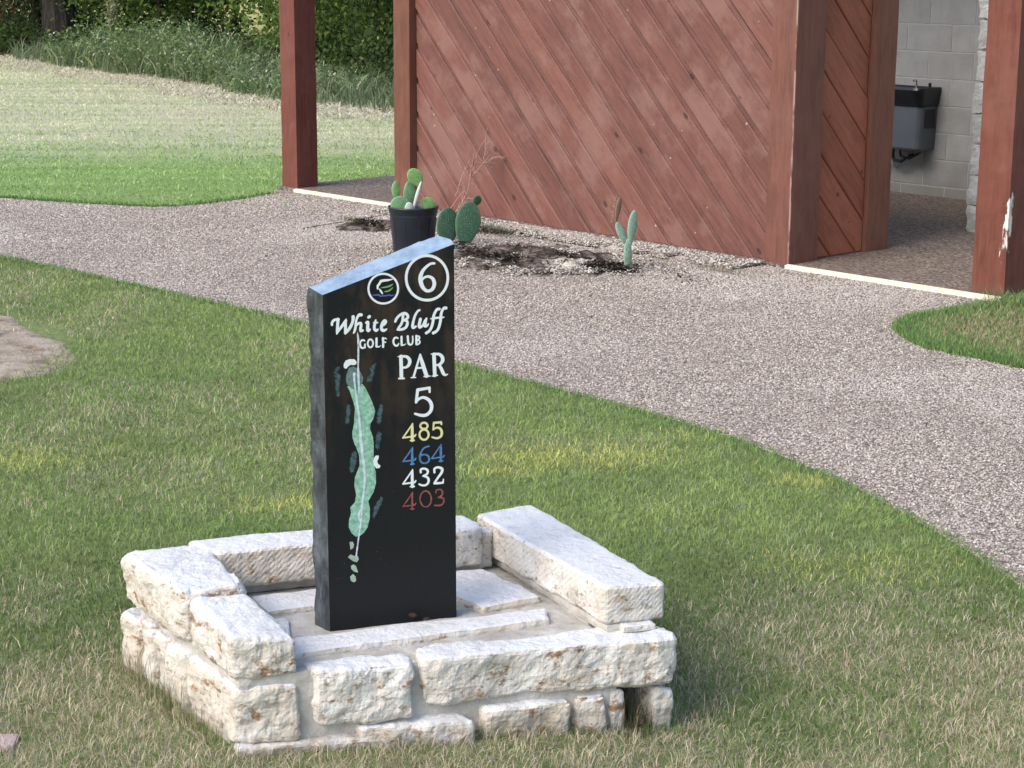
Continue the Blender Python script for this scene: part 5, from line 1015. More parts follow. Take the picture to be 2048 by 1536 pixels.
    'white_yardage': [[(207.6,565.5,1.7),(206.6,554.4,3.5),(206.9,523.8,3.7)],[(207.6,564.7,1.7),(194.9,547.4,2.0),(183.5,532.4,2.0)],[(183.5,532.4,2.0),(199.6,533.3,2.3),(212.6,533.8,2.4),(215.5,537.5,1.8)],[(202.0,524.3,1.8),(211.7,523.7,1.8)],[(228.1,557.0,2.6),(227.8,559.1,2.6),(227.5,562.0,2.6),(228.2,564.2,2.6),(230.6,565.3,2.6),(233.9,565.8,2.6),(237.1,565.5,2.6),(240.3,564.4,2.7),(243.3,562.5,2.8),(245.2,560.3,2.9),(245.7,557.4,2.9),(245.1,554.3,2.8),(243.5,551.6,2.7),(240.5,549.8,2.6),(236.6,548.5,2.4),(233.8,547.6,2.3)],[(233.8,547.6,2.0),(237.1,546.5,2.3),(241.6,544.8,2.6),(245.1,542.6,2.9),(246.9,539.5,3.0),(247.7,536.0,3.1),(247.5,532.7,3.0),(246.3,529.7,3.0),(244.3,527.1,2.9),(241.8,525.2,2.7),(238.7,524.2,2.6),(235.3,524.1,2.5),(232.0,524.4,2.4),(228.7,525.6,2.3),(225.7,527.2,2.1),(223.6,528.4,2.0)],[(262.3,554.0,2.6),(262.0,556.6,2.7),(261.7,560.0,2.8),(262.3,562.8,2.9),(264.7,564.6,2.8),(268.0,565.6,2.8),(271.3,565.8,2.7),(275.0,564.9,2.9),(278.6,563.3,3.2),(281.1,561.2,3.4),(281.9,558.7,3.4),(281.5,555.7,3.4),(280.3,552.4,3.4),(277.8,548.5,3.2),(274.5,544.4,3.1),(271.2,540.3,2.9),(267.8,535.7,2.8),(264.5,531.3,2.7),(262.2,528.2,2.6)],[(262.2,526.9,3.0),(272.8,526.4,2.9),(283.5,526.3,2.4),(284.6,535.1,1.4)]],
    'red_yardage': [[(207.3,509.8,1.3),(206.2,498.6,2.6),(206.5,467.9,2.7)],[(207.3,509.0,1.3),(194.5,491.6,1.5),(183.0,476.5,1.5)],[(183.0,476.5,1.5),(199.3,477.4,1.7),(212.3,477.8,1.8),(215.2,481.6,1.4)],[(201.6,468.3,1.4),(211.4,467.7,1.4)],[(254.0,488.8,2.0),(253.8,486.8,2.0),(253.5,484.0,2.0),(252.9,481.3,2.0),(252.1,479.1,2.0),(251.1,477.0,2.0),(249.9,475.2,2.0),(248.5,473.6,2.0),(246.9,472.3,2.0),(245.3,471.4,2.0),(243.5,470.7,2.0),(241.7,470.4,2.0),(239.9,470.4,2.0),(238.1,470.7,2.0),(236.3,471.4,2.0),(234.6,472.4,2.0),(232.9,473.7,2.0),(231.4,475.3,2.0),(230.0,477.1,2.0),(228.8,479.2,2.0),(227.8,481.4,2.0),(227.0,483.8,2.0),(226.4,486.3,2.0),(226.1,488.9,2.0),(226.0,491.4,2.0),(226.1,494.0,2.0),(226.5,496.5,2.0),(227.1,498.9,2.0),(227.9,501.1,2.0),(229.0,503.2,2.0),(230.2,505.0,2.0),(231.6,506.6,2.0),(233.1,507.8,2.0),(234.7,508.8,2.0),(236.5,509.5,2.0),(238.3,509.8,2.0),(240.1,509.8,2.0),(242.0,509.5,2.0),(243.7,508.8,2.0),(245.5,507.8,2.0),(247.1,506.5,2.0),(248.6,504.9,2.0),(250.0,503.2,2.0),(251.2,501.1,2.0),(252.2,498.8,2.0),(253.0,496.5,2.0),(253.5,493.6,2.0),(253.8,490.8,2.0),(254.0,488.8,2.0)],[(265.4,502.8,1.7),(265.8,505.0,1.7),(266.4,507.8,1.7),(267.9,509.9,1.7),(270.8,510.7,1.8),(274.5,510.7,1.9),(277.7,509.8,2.0),(280.0,507.7,2.1),(281.8,504.9,2.2),(282.6,502.1,2.3),(282.3,499.2,2.2),(281.1,496.5,2.1),(279.3,494.3,2.0),(276.3,492.7,1.8),(272.8,491.7,1.6),(270.3,491.0,1.5)],[(271.1,491.0,1.5),(274.4,490.4,1.8),(278.9,489.6,2.2),(282.5,488.3,2.4),(284.6,486.1,2.5),(285.6,483.4,2.5),(285.8,480.7,2.4),(284.9,477.6,2.4),(283.2,474.5,2.4),(280.9,472.2,2.3),(277.8,471.0,2.2),(274.4,470.7,2.1),(271.0,470.7,2.0),(267.5,471.1,1.8),(264.3,471.8,1.6),(262.0,472.3,1.5)]],
    'distance_line': [[(76.1,906.1,0.6),(77.4,896.8,2.3),(78.4,887.5,2.6),(77.2,876.4,1.4)],[(78.2,872.7,2.3),(78.0,853.3,2.0)],[(78.1,869.9,2.3),(77.4,837.5,2.0),(76.9,825.1,1.8),(77.0,811.2,3.0),(78.2,776.9,2.3),(78.0,761.3,1.5)],[(67.3,808.7,3.4),(67.1,796.3,2.4),(70.2,765.0,1.8),(74.4,732.0,2.6),(78.0,705.1,2.6),(80.0,673.5,3.0),(81.9,636.2,3.5)],[(82.4,645.9,3.2),(83.8,619.7,3.2),(87.7,588.5,3.4),(90.1,550.2,3.0),(85.6,514.7,2.7),(81.6,483.9,2.5),(73.0,465.5,3.2),(76.5,453.1,2.1)],[(82.8,481.4,2.1),(77.5,438.5,2.1),(73.6,414.8,1.8),(66.2,364.6,1.8)]],
    'tree_marks': [[(28.8,825.3,3.8),(24.0,813.3,4.6),(30.0,802.0,6.1),(25.9,783.7,4.6),(28.7,761.8,3.8)],[(118.1,828.5,2.3),(110.1,816.7,5.3),(111.5,805.7,4.6),(103.5,792.2,6.1)],[(53.2,730.4,4.6),(52.2,713.3,5.3),(48.8,693.2,3.8)],[(132.0,726.1,3.8),(127.9,709.1,6.1),(126.1,688.8,5.3)],[(125.8,658.8,6.1),(122.4,638.5,5.3)],[(122.8,640.2,5.7),(121.5,626.1,4.1)],[(65.5,616.5,5.7),(62.1,595.5,8.0),(57.8,576.9,5.7)],[(129.8,501.0,4.6),(117.5,478.1,6.4),(110.1,457.1,3.4)]],
}
FILLS = {
    'fairway': [[(86.9,782.5),(93.8,772.7),(104.6,750.0),(114.6,724.2),(116.9,714.6),(111.9,697.7),(104.7,685.7),(103.7,673.2),(109.9,655.4),(112.1,639.4),(112.0,636.4),(111.5,588.9),(116.6,566.9),(116.8,540.6),(110.8,519.6),(97.4,498.0),(101.2,479.6),(100.5,455.6),(95.4,434.4),(85.7,420.8),(76.0,414.5),(66.4,413.6),(55.8,423.8),(49.5,438.9),(50.7,455.6),(55.7,471.9),(54.2,486.5),(65.1,497.4),(68.9,516.2),(64.4,538.2),(66.4,559.4),(78.1,587.0),(77.3,610.8),(69.3,635.2),(66.9,638.4),(61.6,656.1),(61.8,670.3),(66.0,690.3),(67.1,709.1),(68.8,724.6),(65.1,740.5),(56.1,769.2),(50.8,778.9),(68.8,783.8)]],
    'putting_green': [[(55.3,823.5),(66.2,825.1),(74.0,820.7),(83.3,809.2),(88.6,797.9),(86.9,787.2),(81.3,779.8),(76.5,769.2),(70.2,768.1),(62.4,773.4),(50.1,785.1),(47.9,794.6),(48.8,806.9)]],
    'bunker': [[(43.0,833.6),(47.7,841.0),(57.1,843.8),(68.0,842.7),(73.4,836.2),(71.8,830.9),(66.3,829.7),(58.5,831.0),(52.2,826.8),(49.0,822.4),(44.7,823.4),(42.6,827.4)],[(117.7,607.4),(124.2,606.8),(123.6,599.7),(120.0,594.1),(122.3,586.7),(128.2,582.2),(125.8,576.9),(118.6,576.8),(112.7,584.0),(111.1,593.7),(113.6,603.0)]],
    'tee_box': [[(50.7,401.4),(57.9,401.4),(61.4,394.2),(59.3,386.0),(52.8,383.0),(52.2,392.7)],[(46.6,364.3),(52.7,370.4),(62.2,365.1),(70.6,364.2),(72.4,356.7),(68.0,349.9),(59.6,353.2)],[(53.5,341.7),(59.5,344.7),(65.5,340.4),(70.1,324.1),(60.5,327.6),(54.6,334.3)],[(51.2,315.2),(58.5,321.2),(63.9,313.8),(65.5,303.9),(60.1,300.8),(53.0,305.2)]],
}

SA = Vector((-0.4308, 4.2962, 0.0)); SANG = math.radians(20)
sign = empty('tee_sign', SA, SANG)
tag(sign, 'upright black stone tee sign with slanted top, painted number, yardages and hole map', 'sign')

b = NB('sign_black'); o_ = b.objc(); z_ = b.sep(o_)[2]
n1 = b.noise(b.mapping(o_, (1, 1, .5)), 14, 5, 0.65); n2 = b.noise(o_, 260, 3, 0.7); n3 = b.noise(b.mapping(o_, (1, 1, .25)), 30, 4, .6)
c = b.ramp(n2, [(0.3, (0.006, 0.007, 0.008)), (0.7, (0.014, 0.0145, 0.016))])
br = b.math('MULTIPLY', b.band(b.math('ADD', b.math('MULTIPLY', n1, .6), b.math('MULTIPLY', n3, .4)), 0.44, 0.60), b.band(z_, 0.45, 0.95))
c = b.mix(b.math('MULTIPLY', br, 0.75), c, (0.058, 0.037, 0.024))
sc = b.band(b.vor(o_, 75), 0.085, 0.05); c = b.mix(b.math('MULTIPLY', sc, b.math('MULTIPLY', b.band(n3, .5, .62), .4)), c, (.25, .24, .22))
M['sign_front'] = b.done(c, 0.52, (n2, .25, .001), spec=.24)
b = NB('sign_rough_side'); o_ = b.objc(); n1 = b.noise(b.mapping(o_, (1, 1, .35)), 26, 6, .7); n2 = b.noise(o_, 120, 4, .7)
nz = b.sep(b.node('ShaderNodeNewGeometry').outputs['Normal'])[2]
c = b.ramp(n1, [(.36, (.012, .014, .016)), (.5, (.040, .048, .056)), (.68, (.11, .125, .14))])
c = b.mix(b.band(nz, .35, .8), c, b.ramp(n1, [(.3, (.15, .225, .32)), (.6, (.28, .375, .49))]))  # blue of the reflected sky mixed into the slanted top
M['sign_side'] = b.done(c, .42, (n2, .5, .003), spec=.5)

def sign_slab():
    F = [(0.0, .15), (.3176, .15), (.3123, 1.1017), (-.005, .9982)]
    Mi = [(-.013, .15), (.325, .15), (.3085, 1.1120), (-.0175, 1.0055)]
    Bk = [(-.022, .15), (.329, .15), (.292, 1.1165), (-.0265, 1.0095)]
    N = [24, 74, 26, 70]
    def ring(Q, y, amp, sd):
        out = []
        for e in range(4):
            p, q = Q[e], Q[(e + 1) % 4]
            for k in range(N[e]):
                t = k / N[e]; x = p[0] + (q[0] - p[0]) * t; z = p[1] + (q[1] - p[1]) * t
                w = fbm(Vector((x * 14, sd, z * 14)), 4) * amp
                out.append((x + w * (-1 if e == 3 else (1 if e == 1 else 0)), y + 0.35 * w, z + (w if e == 2 else 0)))
        return out
    rings = [ring(F, 0.0, .0, 1), ring(F, .0025, .0012, 1), ring([tuple((a * .45 + b_ * .55) for a, b_ in zip(f, m_)) for f, m_ in zip(F, Mi)], .016, .004, 5), ring(Mi, .032, .0045, 9), ring(Bk, .056, .0055, 14), ring([(.01, .16), (.30, .16), (.285, 1.10), (.0, .99)], .060, .003, 20)]
    n = sum(N); vv = [p for r in rings for p in r]; ff = []
    for k in range(len(rings) - 1):
        for i in range(n):
            ff.append((k * n + i, (k + 1) * n + i, (k + 1) * n + (i + 1) % n, k * n + (i + 1) % n))
    ff.append(tuple(range(n))); ff.append(tuple(range((len(rings) - 1) * n, len(rings) * n))[::-1])
    me = pyd('slab', vv, ff); me.materials.append(M['sign_side']); me.materials.append(M['sign_front'])
    for p in me.polygons:
        if len(p.vertices) > 4 and p.center.y < .001: p.material_index = 1
    return me
slab = obj('slab', sign_slab(), None, sign)

def paint_mesh(name, strokes, y, res=0.45, rag=0.0):
    """union of round-nibbed brush strokes (mm) as one flat skin of paint"""
    segs = []
    for st_ in strokes:
        for a, b_ in zip(st_, st_[1:]): segs.append((*a, *b_))
        if len(st_) == 1: segs.append((*st_[0], *st_[0]))
    S = np.array(segs)
    return grid_fill(name, lambda X, Y: stroke_field(S, X, Y), (min(S[:, 0].min(), S[:, 3].min()) - 6, max(S[:, 0].max(), S[:, 3].max()) + 6, min(S[:, 1].min(), S[:, 4].min()) - 6, max(S[:, 1].max(), S[:, 4].max()) + 6), y, res, rag)
def stroke_field(S, X, Y):
    d = np.full(X.shape, 99.0)
    for x0, y0, r0, x1, y1, r1 in S:
        m_ = max(r0, r1) + 3
        xi = (X[:, 0] > min(x0, x1) - m_) & (X[:, 0] < max(x0, x1) + m_); yi = (Y[0] > min(y0, y1) - m_) & (Y[0] < max(y0, y1) + m_)
        ix = np.ix_(xi, yi); x = X[ix]; yy = Y[ix]
        dx, dy = x1 - x0, y1 - y0; L = dx * dx + dy * dy + 1e-9
        t = np.clip(((x - x0) * dx + (yy - y0) * dy) / L, 0, 1)
        d[ix] = np.minimum(d[ix], np.hypot(x - x0 - t * dx, yy - y0 - t * dy) - (r0 + (r1 - r0) * t))
    return d
def poly_field(polys, X, Y):
    d = np.full(X.shape, 99.0)
    for P in polys:
        P = np.array(P); dd = np.full(X.shape, 99.0)
        for a, b_ in zip(P, np.roll(P, -1, 0)):
            e = b_ - a; L = e @ e + 1e-9; t = np.clip(((X - a[0]) * e[0] + (Y - a[1]) * e[1]) / L, 0, 1)
            dd = np.minimum(dd, np.hypot(X - a[0] - t * e[0], Y - a[1] - t * e[1]))
        s = np.where(inside([tuple(p) for p in P], X.ravel(), Y.ravel()).reshape(X.shape), -1, 1)
        d = np.minimum(d, dd * s - 0.4)
    return d
def grid_fill(name, field, box, y, res, rag=0.0):
    xs_ = np.arange(box[0], box[1] + res, res); zs_ = np.arange(box[2], box[3] + res, res)
    X, Z = np.meshgrid(xs_, zs_, indexing='ij'); D = field(X, Z)
    if rag: D = D + rag * (vfbm(X, Z, .45, 3) - .45)
    vid, vv, ff = {}, [], []
    def V(key, p):
        if key not in vid: vid[key] = len(vv); vv.append((p[0] / 1000, y, p[1] / 1000))
        return vid[key]
    nx_, nz_ = D.shape; I = D < 0
    cnt = I[:-1, :-1].astype(int) + I[1:, :-1] + I[1:, 1:] + I[:-1, 1:]
    for i in range(nx_ - 1):
        j = 0; row = cnt[i]
        js = np.nonzero(row)[0]; k = 0
        while k < len(js):
            j = js[k]
            if row[j] == 4:
                e = k
                while e + 1 < len(js) and js[e + 1] == js[e] + 1 and row[js[e + 1]] == 4: e += 1
                j1 = js[e] + 1
                ff.append((V((i, j), (xs_[i], zs_[j])), V((i + 1, j), (xs_[i + 1], zs_[j])), V((i + 1, j1), (xs_[i + 1], zs_[j1])), V((i, j1), (xs_[i], zs_[j1]))))
                k = e + 1; continue
            c = [(i, j), (i + 1, j), (i + 1, j + 1), (i, j + 1)]; P = []
            for a in range(4):
                p, q = c[a], c[(a + 1) % 4]; dp, dq = D[p], D[q]
                if dp < 0: P.append(V(p, (xs_[p[0]], zs_[p[1]])))
                if (dp < 0) != (dq < 0):
                    t = dp / (dp - dq); key = (min(p, q), max(p, q))
                    P.append(V(key, (xs_[p[0]] + (xs_[q[0]] - xs_[p[0]]) * t, zs_[p[1]] + (zs_[q[1]] - zs_[p[1]]) * t)))
            if len(P) > 2: ff.append(tuple(P))
            k += 1
    return pyd(name, vv, ff)

def paint(name, c, var=.12, rough=.55):
    b = NB(name); n1 = b.noise(b.objc(), 90, 4, .6); n2 = b.noise(b.objc(), 400, 3, .7)
    col = b.ramp(n1, [(.3, tuple(x * (1 - var) for x in c)), (.7, tuple(min(.9, x * (1 + var * .6)) for x in c))])
    return b.done(col, rough, (n2, .2, .0006), spec=.35)
WHITE = paint('white_paint', (.80, .84, .84), .06)
PM = dict(ring_small=WHITE, ring_large=WHITE, numeral_six=WHITE, emblem_cliff=WHITE, emblem_grass=paint('emblem_green', (.22, .42, .16)), emblem_water=paint('emblem_blue', (.10, .12, .50)),
          script_lettering=WHITE, capital_lettering=WHITE, par_lettering=WHITE, numeral_five=WHITE, yellow_yardage=paint('yellow_paint', (.78, .72, .36)),
          blue_yardage=paint('blue_paint', (.09, .23, .46), .5), white_yardage=WHITE, red_yardage=paint('red_paint', (.30, .085, .085), .5), distance_line=paint('line_paint', (.62, .72, .74), .3), tree_marks=paint('faded_tree_paint', (.06, .11, .12), .6),
          fairway=paint('fairway_green', (.30, .55, .41), .5), putting_green=paint('green_grey', (.15, .23, .22), .4), bunker=WHITE, tee_box=paint('tee_green', (.36, .46, .36), .3))
LAB = dict(script_lettering='white brush script reading White Bluff', capital_lettering='small white capitals reading GOLF CLUB', par_lettering='white serif capitals reading PAR', yellow_yardage='yellow number 485', blue_yardage='blue number 464', white_yardage='white number 432', red_yardage='faded red number 403')
RAG = dict(tree_marks=9.0, red_yardage=1.6, blue_yardage=1.2, distance_line=1.0)
DY = dict(tree_marks=-.0004, fairway=-.0005, putting_green=-.0007, distance_line=-.0011, bunker=-.0009, tee_box=-.0006)
ONE = dict(bunker='bunker', tee_box='tee_box', tree_marks='tree_mark')
parts_ = []
for k_, polys in FILLS.items():
    if k_ in ONE: parts_ += [(k_, [q_]) for q_ in polys]
    else: parts_.append((k_, polys))
for k_, polys in parts_:
    P_ = np.array([p for q_ in polys for p in q_])
    obj(ONE.get(k_, k_), grid_fill(k_, lambda X, Y, polys=polys: poly_field(polys, X, Y), (P_[:, 0].min() - 3, P_[:, 0].max() + 3, P_[:, 1].min() - 3, P_[:, 1].max() + 3), DY[k_], .7), PM[k_], sign)
for k_, st_ in [kv for kv in STROKES.items() if kv[0] != 'tree_marks'] + [('tree_marks', [s_]) for s_ in STROKES['tree_marks']]:
    st_ = [[p for p in s_] for s_ in st_]
    if k_ in ('numeral_five', 'yellow_yardage'): st_ = [s_ for s_ in st_ if len(s_) > 0]
    o = obj(ONE.get(k_, k_), paint_mesh(k_, st_, DY.get(k_, -.0008), .5, RAG.get(k_, 0.0)), PM[k_], sign)
    if k_ in LAB: o['label'] = LAB[k_]
# the dark disc behind the emblem
dk = [(x, z) for x, z in [(STROKES['ring_small'][0][i][0], STROKES['ring_small'][0][i][1]) for i in range(len(STROKES['ring_small'][0]) - 1)]]
obj('emblem_disc', grid_fill('emblem_disc', lambda X, Y: poly_field([dk], X, Y), (min(p[0] for p in dk) - 2, max(p[0] for p in dk) + 2, min(p[1] for p in dk) - 2, max(p[1] for p in dk) + 2), -.0004, .9), flat_mat('disc_black', (.006, .006, .007), .5), sign)

# ------------------------------------------------------------------ prickly pears
def mat_pad(name, base, rim, spots=True, bloom=0.0):
    b = NB(name); o_ = b.objc(); n1 = b.noise(o_, 18, 4, .6); n2 = b.noise(o_, 140, 3, .6)
    c = b.ramp(n1, [(.3, tuple(x * .8 for x in base)), (.7, tuple(x * 1.2 for x in base))])
    if spots:
        v_ = b.vor(o_, 62, rnd=.6); s_ = b.band(v_, .46, .30)
        c = b.mix(b.math('MULTIPLY', s_, .65), c, tuple(x * .42 for x in base))
        c = b.mix(b.math('MULTIPLY', b.band(v_, .27, .15), .9), c, rim)
    a = b.attr('rim'); c = b.mix(b.math('MULTIPLY', b.sep(a)[0], .85), c, rim)
    return b.done(c, .55, (n2, .2, .002), spec=.3)
M['pad_bright'] = mat_pad('pad_bright', (.19, .36, .12), (.36, .48, .26))
M['pad_mid'] = mat_pad('pad_mid', (.13, .26, .13), (.34, .44, .32))
M['pad_dark'] = mat_pad('pad_dark', (.036, .095, .058), (.16, .24, .14))
M['pad_blue'] = mat_pad('pad_blue', (.20, .31, .235), (.36, .46, .36))
M['pad_pale'] = mat_pad('pad_pale', (.48, .52, .46), (.6, .62, .58), False)
M['pad_dry'] = mat_pad('pad_dry', (.15, .095, .065), (.30, .22, .14), False)

def pad(w, h, th, m, parent, base, tilt=0.0, turn=0.0, lean=0.0, narrow=.45, seed=0, name='pad'):
    """an egg-shaped cactus pad standing on its narrow end"""
    nu, nv = 20, 14; vv, ff, rim = [], [], []
    for i in range(nv + 1):
        z = .5 - .5 * math.cos(math.pi * i / nv); prof = max(0, 1 - (2 * z - 1) ** 2) ** .5
        prof *= (narrow + (1 - narrow) * sstep(0, .62, z)) if z < .62 else 1
        prof = max(prof, .16 if z < .3 else 0)
        wob = 1 + .06 * fbm(Vector((z * 3, seed * 3.1, 0)), 2)
        for k in range(nu):
            a = 2 * math.pi * k / nu
            x = math.cos(a) * w / 2 * prof * wob; y = math.sin(a) * th / 2 * (prof ** .5)
            vv.append((x + .05 * w * math.sin(z * 3 + seed), y + .12 * th * math.sin(z * 4 + seed), z * h)); rim.append(abs(math.cos(a)) ** 14 if 0 < i < nv else (.8 if i == nv else 0))
    for i in range(nv):
        for k in range(nu):
            ff.append((i * nu + k, i * nu + (k + 1) % nu, (i + 1) * nu + (k + 1) % nu, (i + 1) * nu + k))
    ff.append(tuple(range(nu))[::-1])
    R = Matrix.Rotation(turn, 4, 'Z') @ Matrix.Rotation(tilt, 4, 'Y') @ Matrix.Rotation(lean, 4, 'X')
    vv = [tuple(Vector(base) + (Matrix.Rotation(tilt, 3, 'Y') @ Matrix.Rotation(lean, 3, 'X') @ Matrix.Rotation(turn, 3, 'Z') @ Vector(p))) for p in vv]
    me = pyd(name, vv, ff); a = me.color_attributes.new('rim', 'FLOAT_COLOR', 'POINT')
    for k, r in enumerate(rim): a.data[k].color = (r, r, r, 1)
    return obj(name, me, M[m], parent, smooth=True)
def spines(parent, spots, seed):
    rr = random.Random(seed); bm = bmesh.new()
    for (c, n) in spots:
        for _ in range(3):
            d = Vector((rr.uniform(-1, 1), rr.uniform(-1, .2), rr.uniform(-.5, 1))).normalized() * rr.uniform(.008, .018)
            s_ = Vector((.0007, 0, 0)); a = Vector(c)
            bm.faces.new([bm.verts.new(a - s_), bm.verts.new(a + s_), bm.verts.new(a + d)])
    return bm_mesh('spines', bm)

def potted():
    t = empty('potted_cactus', (-.60, 11.38, .005))
    tag(t, 'black plastic nursery pot with young prickly pear pads, standing on the path edge', 'potted cactus')
    bl = NB('pot_plastic'); n1 = bl.noise(bl.objc(), 9, 4); bl = bl.done(bl.ramp(n1, [(.3, (.010, .013, .022)), (.7, (.020, .025, .038))]), .38, (n1, .1, .003), spec=.5)
    bm = bmesh.new()
    prof = [(.001, .004), (.112, .004), (.116, 0), (.119, .01), (.139, .235), (.1405, .237), (.1425, .25), (.1425, .258), (.146, .262), (.150, .286), (.153, .289), (.153, .298), (.149, .300), (.145, .297), (.141, .26), (.135, .235)]
    lathe(bm, prof, 40); o = obj('pot', bm_mesh('pot', bm), bl, t, smooth=True)
    bm = bmesh.new()
    for k in range(10):
        a = k / 10 * 2 * math.pi; c_, s_ = math.cos(a), math.sin(a)
        tube(bm, [(.1175 * c_, .1175 * s_, .015), (.1385 * c_, .1385 * s_, .228)], .0032, 5)
    obj('rib', bm_mesh('rib', bm), bl, o)
    bm = bmesh.new(); bmesh.ops.create_circle(bm, cap_ends=True, segments=40, radius=.139)
    bmesh.ops.subdivide_edges(bm, edges=bm.edges, cuts=1)
    bmesh.ops.poke(bm, faces=bm.faces)
    for v_ in bm.verts: v_.co.z = .258 + .012 * fbm(v_.co * 40)
    obj('potting_soil', bm_mesh('potting_soil', bm), M['soil'], t)
    pad(.095, .135, .017, 'pad_bright', t, (.045, -.02, .405), tilt=-.42, turn=.15, lean=.1, seed=1)
    pad(.026, .20, .022, 'pad_pale', t, (-.005, -.04, .262), tilt=.30, turn=0, seed=2, narrow=.8)
    pad(.082, .19, .016, 'pad_mid', t, (-.02, .02, .262), tilt=.02, turn=.3, seed=3)
    pad(.062, .125, .014, 'pad_bright', t, (-.096, -.01, .325), tilt=-.06, turn=.5, seed=4)
    pad(.115, .11, .016, 'pad_mid', t, (-.085, -.045, .255), tilt=.08, turn=.1, seed=5, narrow=.7)
    pad(.055, .075, .016, 'pad_pale', t, (-.028, -.062, .255), tilt=.1, turn=.2, seed=6, narrow=.8)
    pad(.098, .095, .016, 'pad_bright', t, (.075, -.01, .262), tilt=.25, turn=.2, seed=7)
potted()
def pear_behind():
    t = empty('prickly_pear', (-.345, 11.86, 0))
    tag(t, 'dark green prickly pear rooted in the bed directly behind the black pot', 'cactus')
    pad(.150, .25, .024, 'pad_dark', t, (-.055, .03, -.02), tilt=-.08, turn=.15, seed=11, narrow=.7)
    pad(.165, .31, .024, 'pad_dark', t, (.035, -.02, -.03), tilt=.12, turn=-.1, seed=12, narrow=.62)
    pad(.06, .075, .012, 'pad_dark', t, (.105, .03, .235), tilt=.3, turn=.4, seed=13)
pear_behind()
def pear_right():
    t = empty('prickly_pear', (.66, 10.79, 0))
    tag(t, 'pale blue-green forked prickly pear standing alone in the bed by the wall', 'cactus')
    pad(.052, .21, .022, 'pad_blue', t, (0, 0, -.01), tilt=.0, turn=.3, seed=21, narrow=.75)
    pad(.052, .165, .020, 'pad_blue', t, (.0, 0, .145), tilt=-.42, turn=.4, seed=22, narrow=.6)
    pad(.060, .215, .022, 'pad_blue', t, (.012, 0, .15), tilt=.10, turn=.35, seed=23, narrow=.6)
    o = pad(.035, .155, .012, 'pad_dry', t, (-.072, 0, .285), tilt=.14, turn=.3, seed=24, narrow=.5)
    o['label'] = 'withered brown pad at the top of the left arm'
    rr = random.Random(3); bm = bmesh.new()
    for k in range(16):
        z = .29 + k * .0095; x = -.094 + k * .0013
        a = Vector((x, 0, z)); d = Vector((-rr.uniform(.008, .018), rr.uniform(-.01, .01), rr.uniform(.0, .012)))
        bm.faces.new([bm.verts.new(a + Vector((0, 0, -.001))), bm.verts.new(a + Vector((0, 0, .001))), bm.verts.new(a + d)])
    obj('spines', bm_mesh('spines', bm), flat_mat('spine', (.5, .42, .32), .7), t)
pear_right()

def dry_weed():
    base = Vector((-.42, 12.72, 0)); t = empty('dry_weed', base)
    tag(t, 'tall dead reddish weed with thin tangled twigs leaning on the board wall', 'dead weed')
    rr = random.Random(11); bm = bmesh.new(); bt = bmesh.new()
    def grow(p, d, r, n, lvl):
        P = [p]; 
        for k in range(n):
            d = (d + Vector((rr.uniform(-.6, .6), rr.uniform(-.3, .3), rr.uniform(-.25, .35)))).normalized(); p = p + d * .037; P.append(Vector((p.x * .55 + p.z * .1, p.y * .6, p.z)))
            if lvl < 2 and rr.random() < (.8 if lvl == 0 else .5): grow(p, (d + Vector((rr.uniform(-.9, .9), rr.uniform(-.5, .3), rr.uniform(-.3, .5)))).normalized(), r * .7, rr.randint(2, 5), lvl + 1)
        tube(bm if lvl < 1 else bt, P, [r * (1 - .6 * i / len(P)) for i in range(len(P))], 4)
    grow(Vector((0, 0, .0)), Vector((.34, 0, 1)).normalized(), .0046, 18, 0)
    for k in range(2): grow(Vector((0.03 * k, 0, .12 + .08 * k)), Vector((.35 - .1 * k, 0, 1)).normalized(), .0030, 6, 1)
    m = flat_mat('dead_twig', (.42, .26, .21), .8, .1, .25, 40)
    obj('stem', bm_mesh('stem', bm), m, t); obj('twigs', bm_mesh('twigs', bt), m, t)['kind'] = 'stuff'
dry_weed()

# dead leaves, bark bits and stalks lying in the bed
def litter():
    n = 5200; vs_, ts, cs = [], [], []
    cen = [(-.10, 11.22, .34, .10, .26), (.25, 11.30, .40, .07, .24), (.42, 10.96, .26, .14, .10), (.56, 10.84, .16, .10, .24), (-.95, 12.62, .16, .12, .09), (-.2, 12.35, .35, .07, .07), (.95, 10.47, .20, .12, .015), (.1, 11.2, .7, .4, .02)]
    pr_ = np.array([c[4] for c in cen]); pr_ /= pr_.sum()
    i = rng.choice(len(cen), n, p=pr_); C_ = np.array(cen)[i]
    a = rng.normal(0, .5, n) * C_[:, 2]; b_ = rng.normal(0, .5, n) * C_[:, 3]
    x = C_[:, 0] + a * U.x + b_ * V.x; y = C_[:, 1] + a * U.y + b_ * V.y; z = .018 + .030 * rng.random(n)
    l = .006 + .022 * rng.random(n) ** 2; w = .002 + .005 * rng.random(n); yaw = rng.random(n) * 6.28; pt = rng.normal(0, .35, n)
    ex = np.stack([np.cos(yaw) * np.cos(pt), np.sin(yaw) * np.cos(pt), np.sin(pt)], 1); ey = np.stack([-np.sin(yaw), np.cos(yaw), rng.normal(0, .4, n)], 1)
    P = np.stack([x, y, z], 1)
    v = np.stack([P - ex * l[:, None], P + ey * w[:, None], P + ex * l[:, None], P - ey * w[:, None]], 1).reshape(-1, 3)
    k = np.arange(n)[:, None] * 4; t = np.concatenate([k + [0, 1, 2], k + [0, 2, 3]], 1).reshape(-1, 3)
    c = lerp3((.006, .005, .005), (.045, .036, .028), rng.random(n) ** 1.5); c[rng.random(n) < .12] = (.32, .27, .21)
    tag(obj('leaf_litter', tri_mesh('leaf_litter', v, t, np.repeat(c, 4, 0)), M['grass']), 'dark dead leaves and bark bits scattered over the soil bed', 'leaf litter', kind='stuff')
litter()
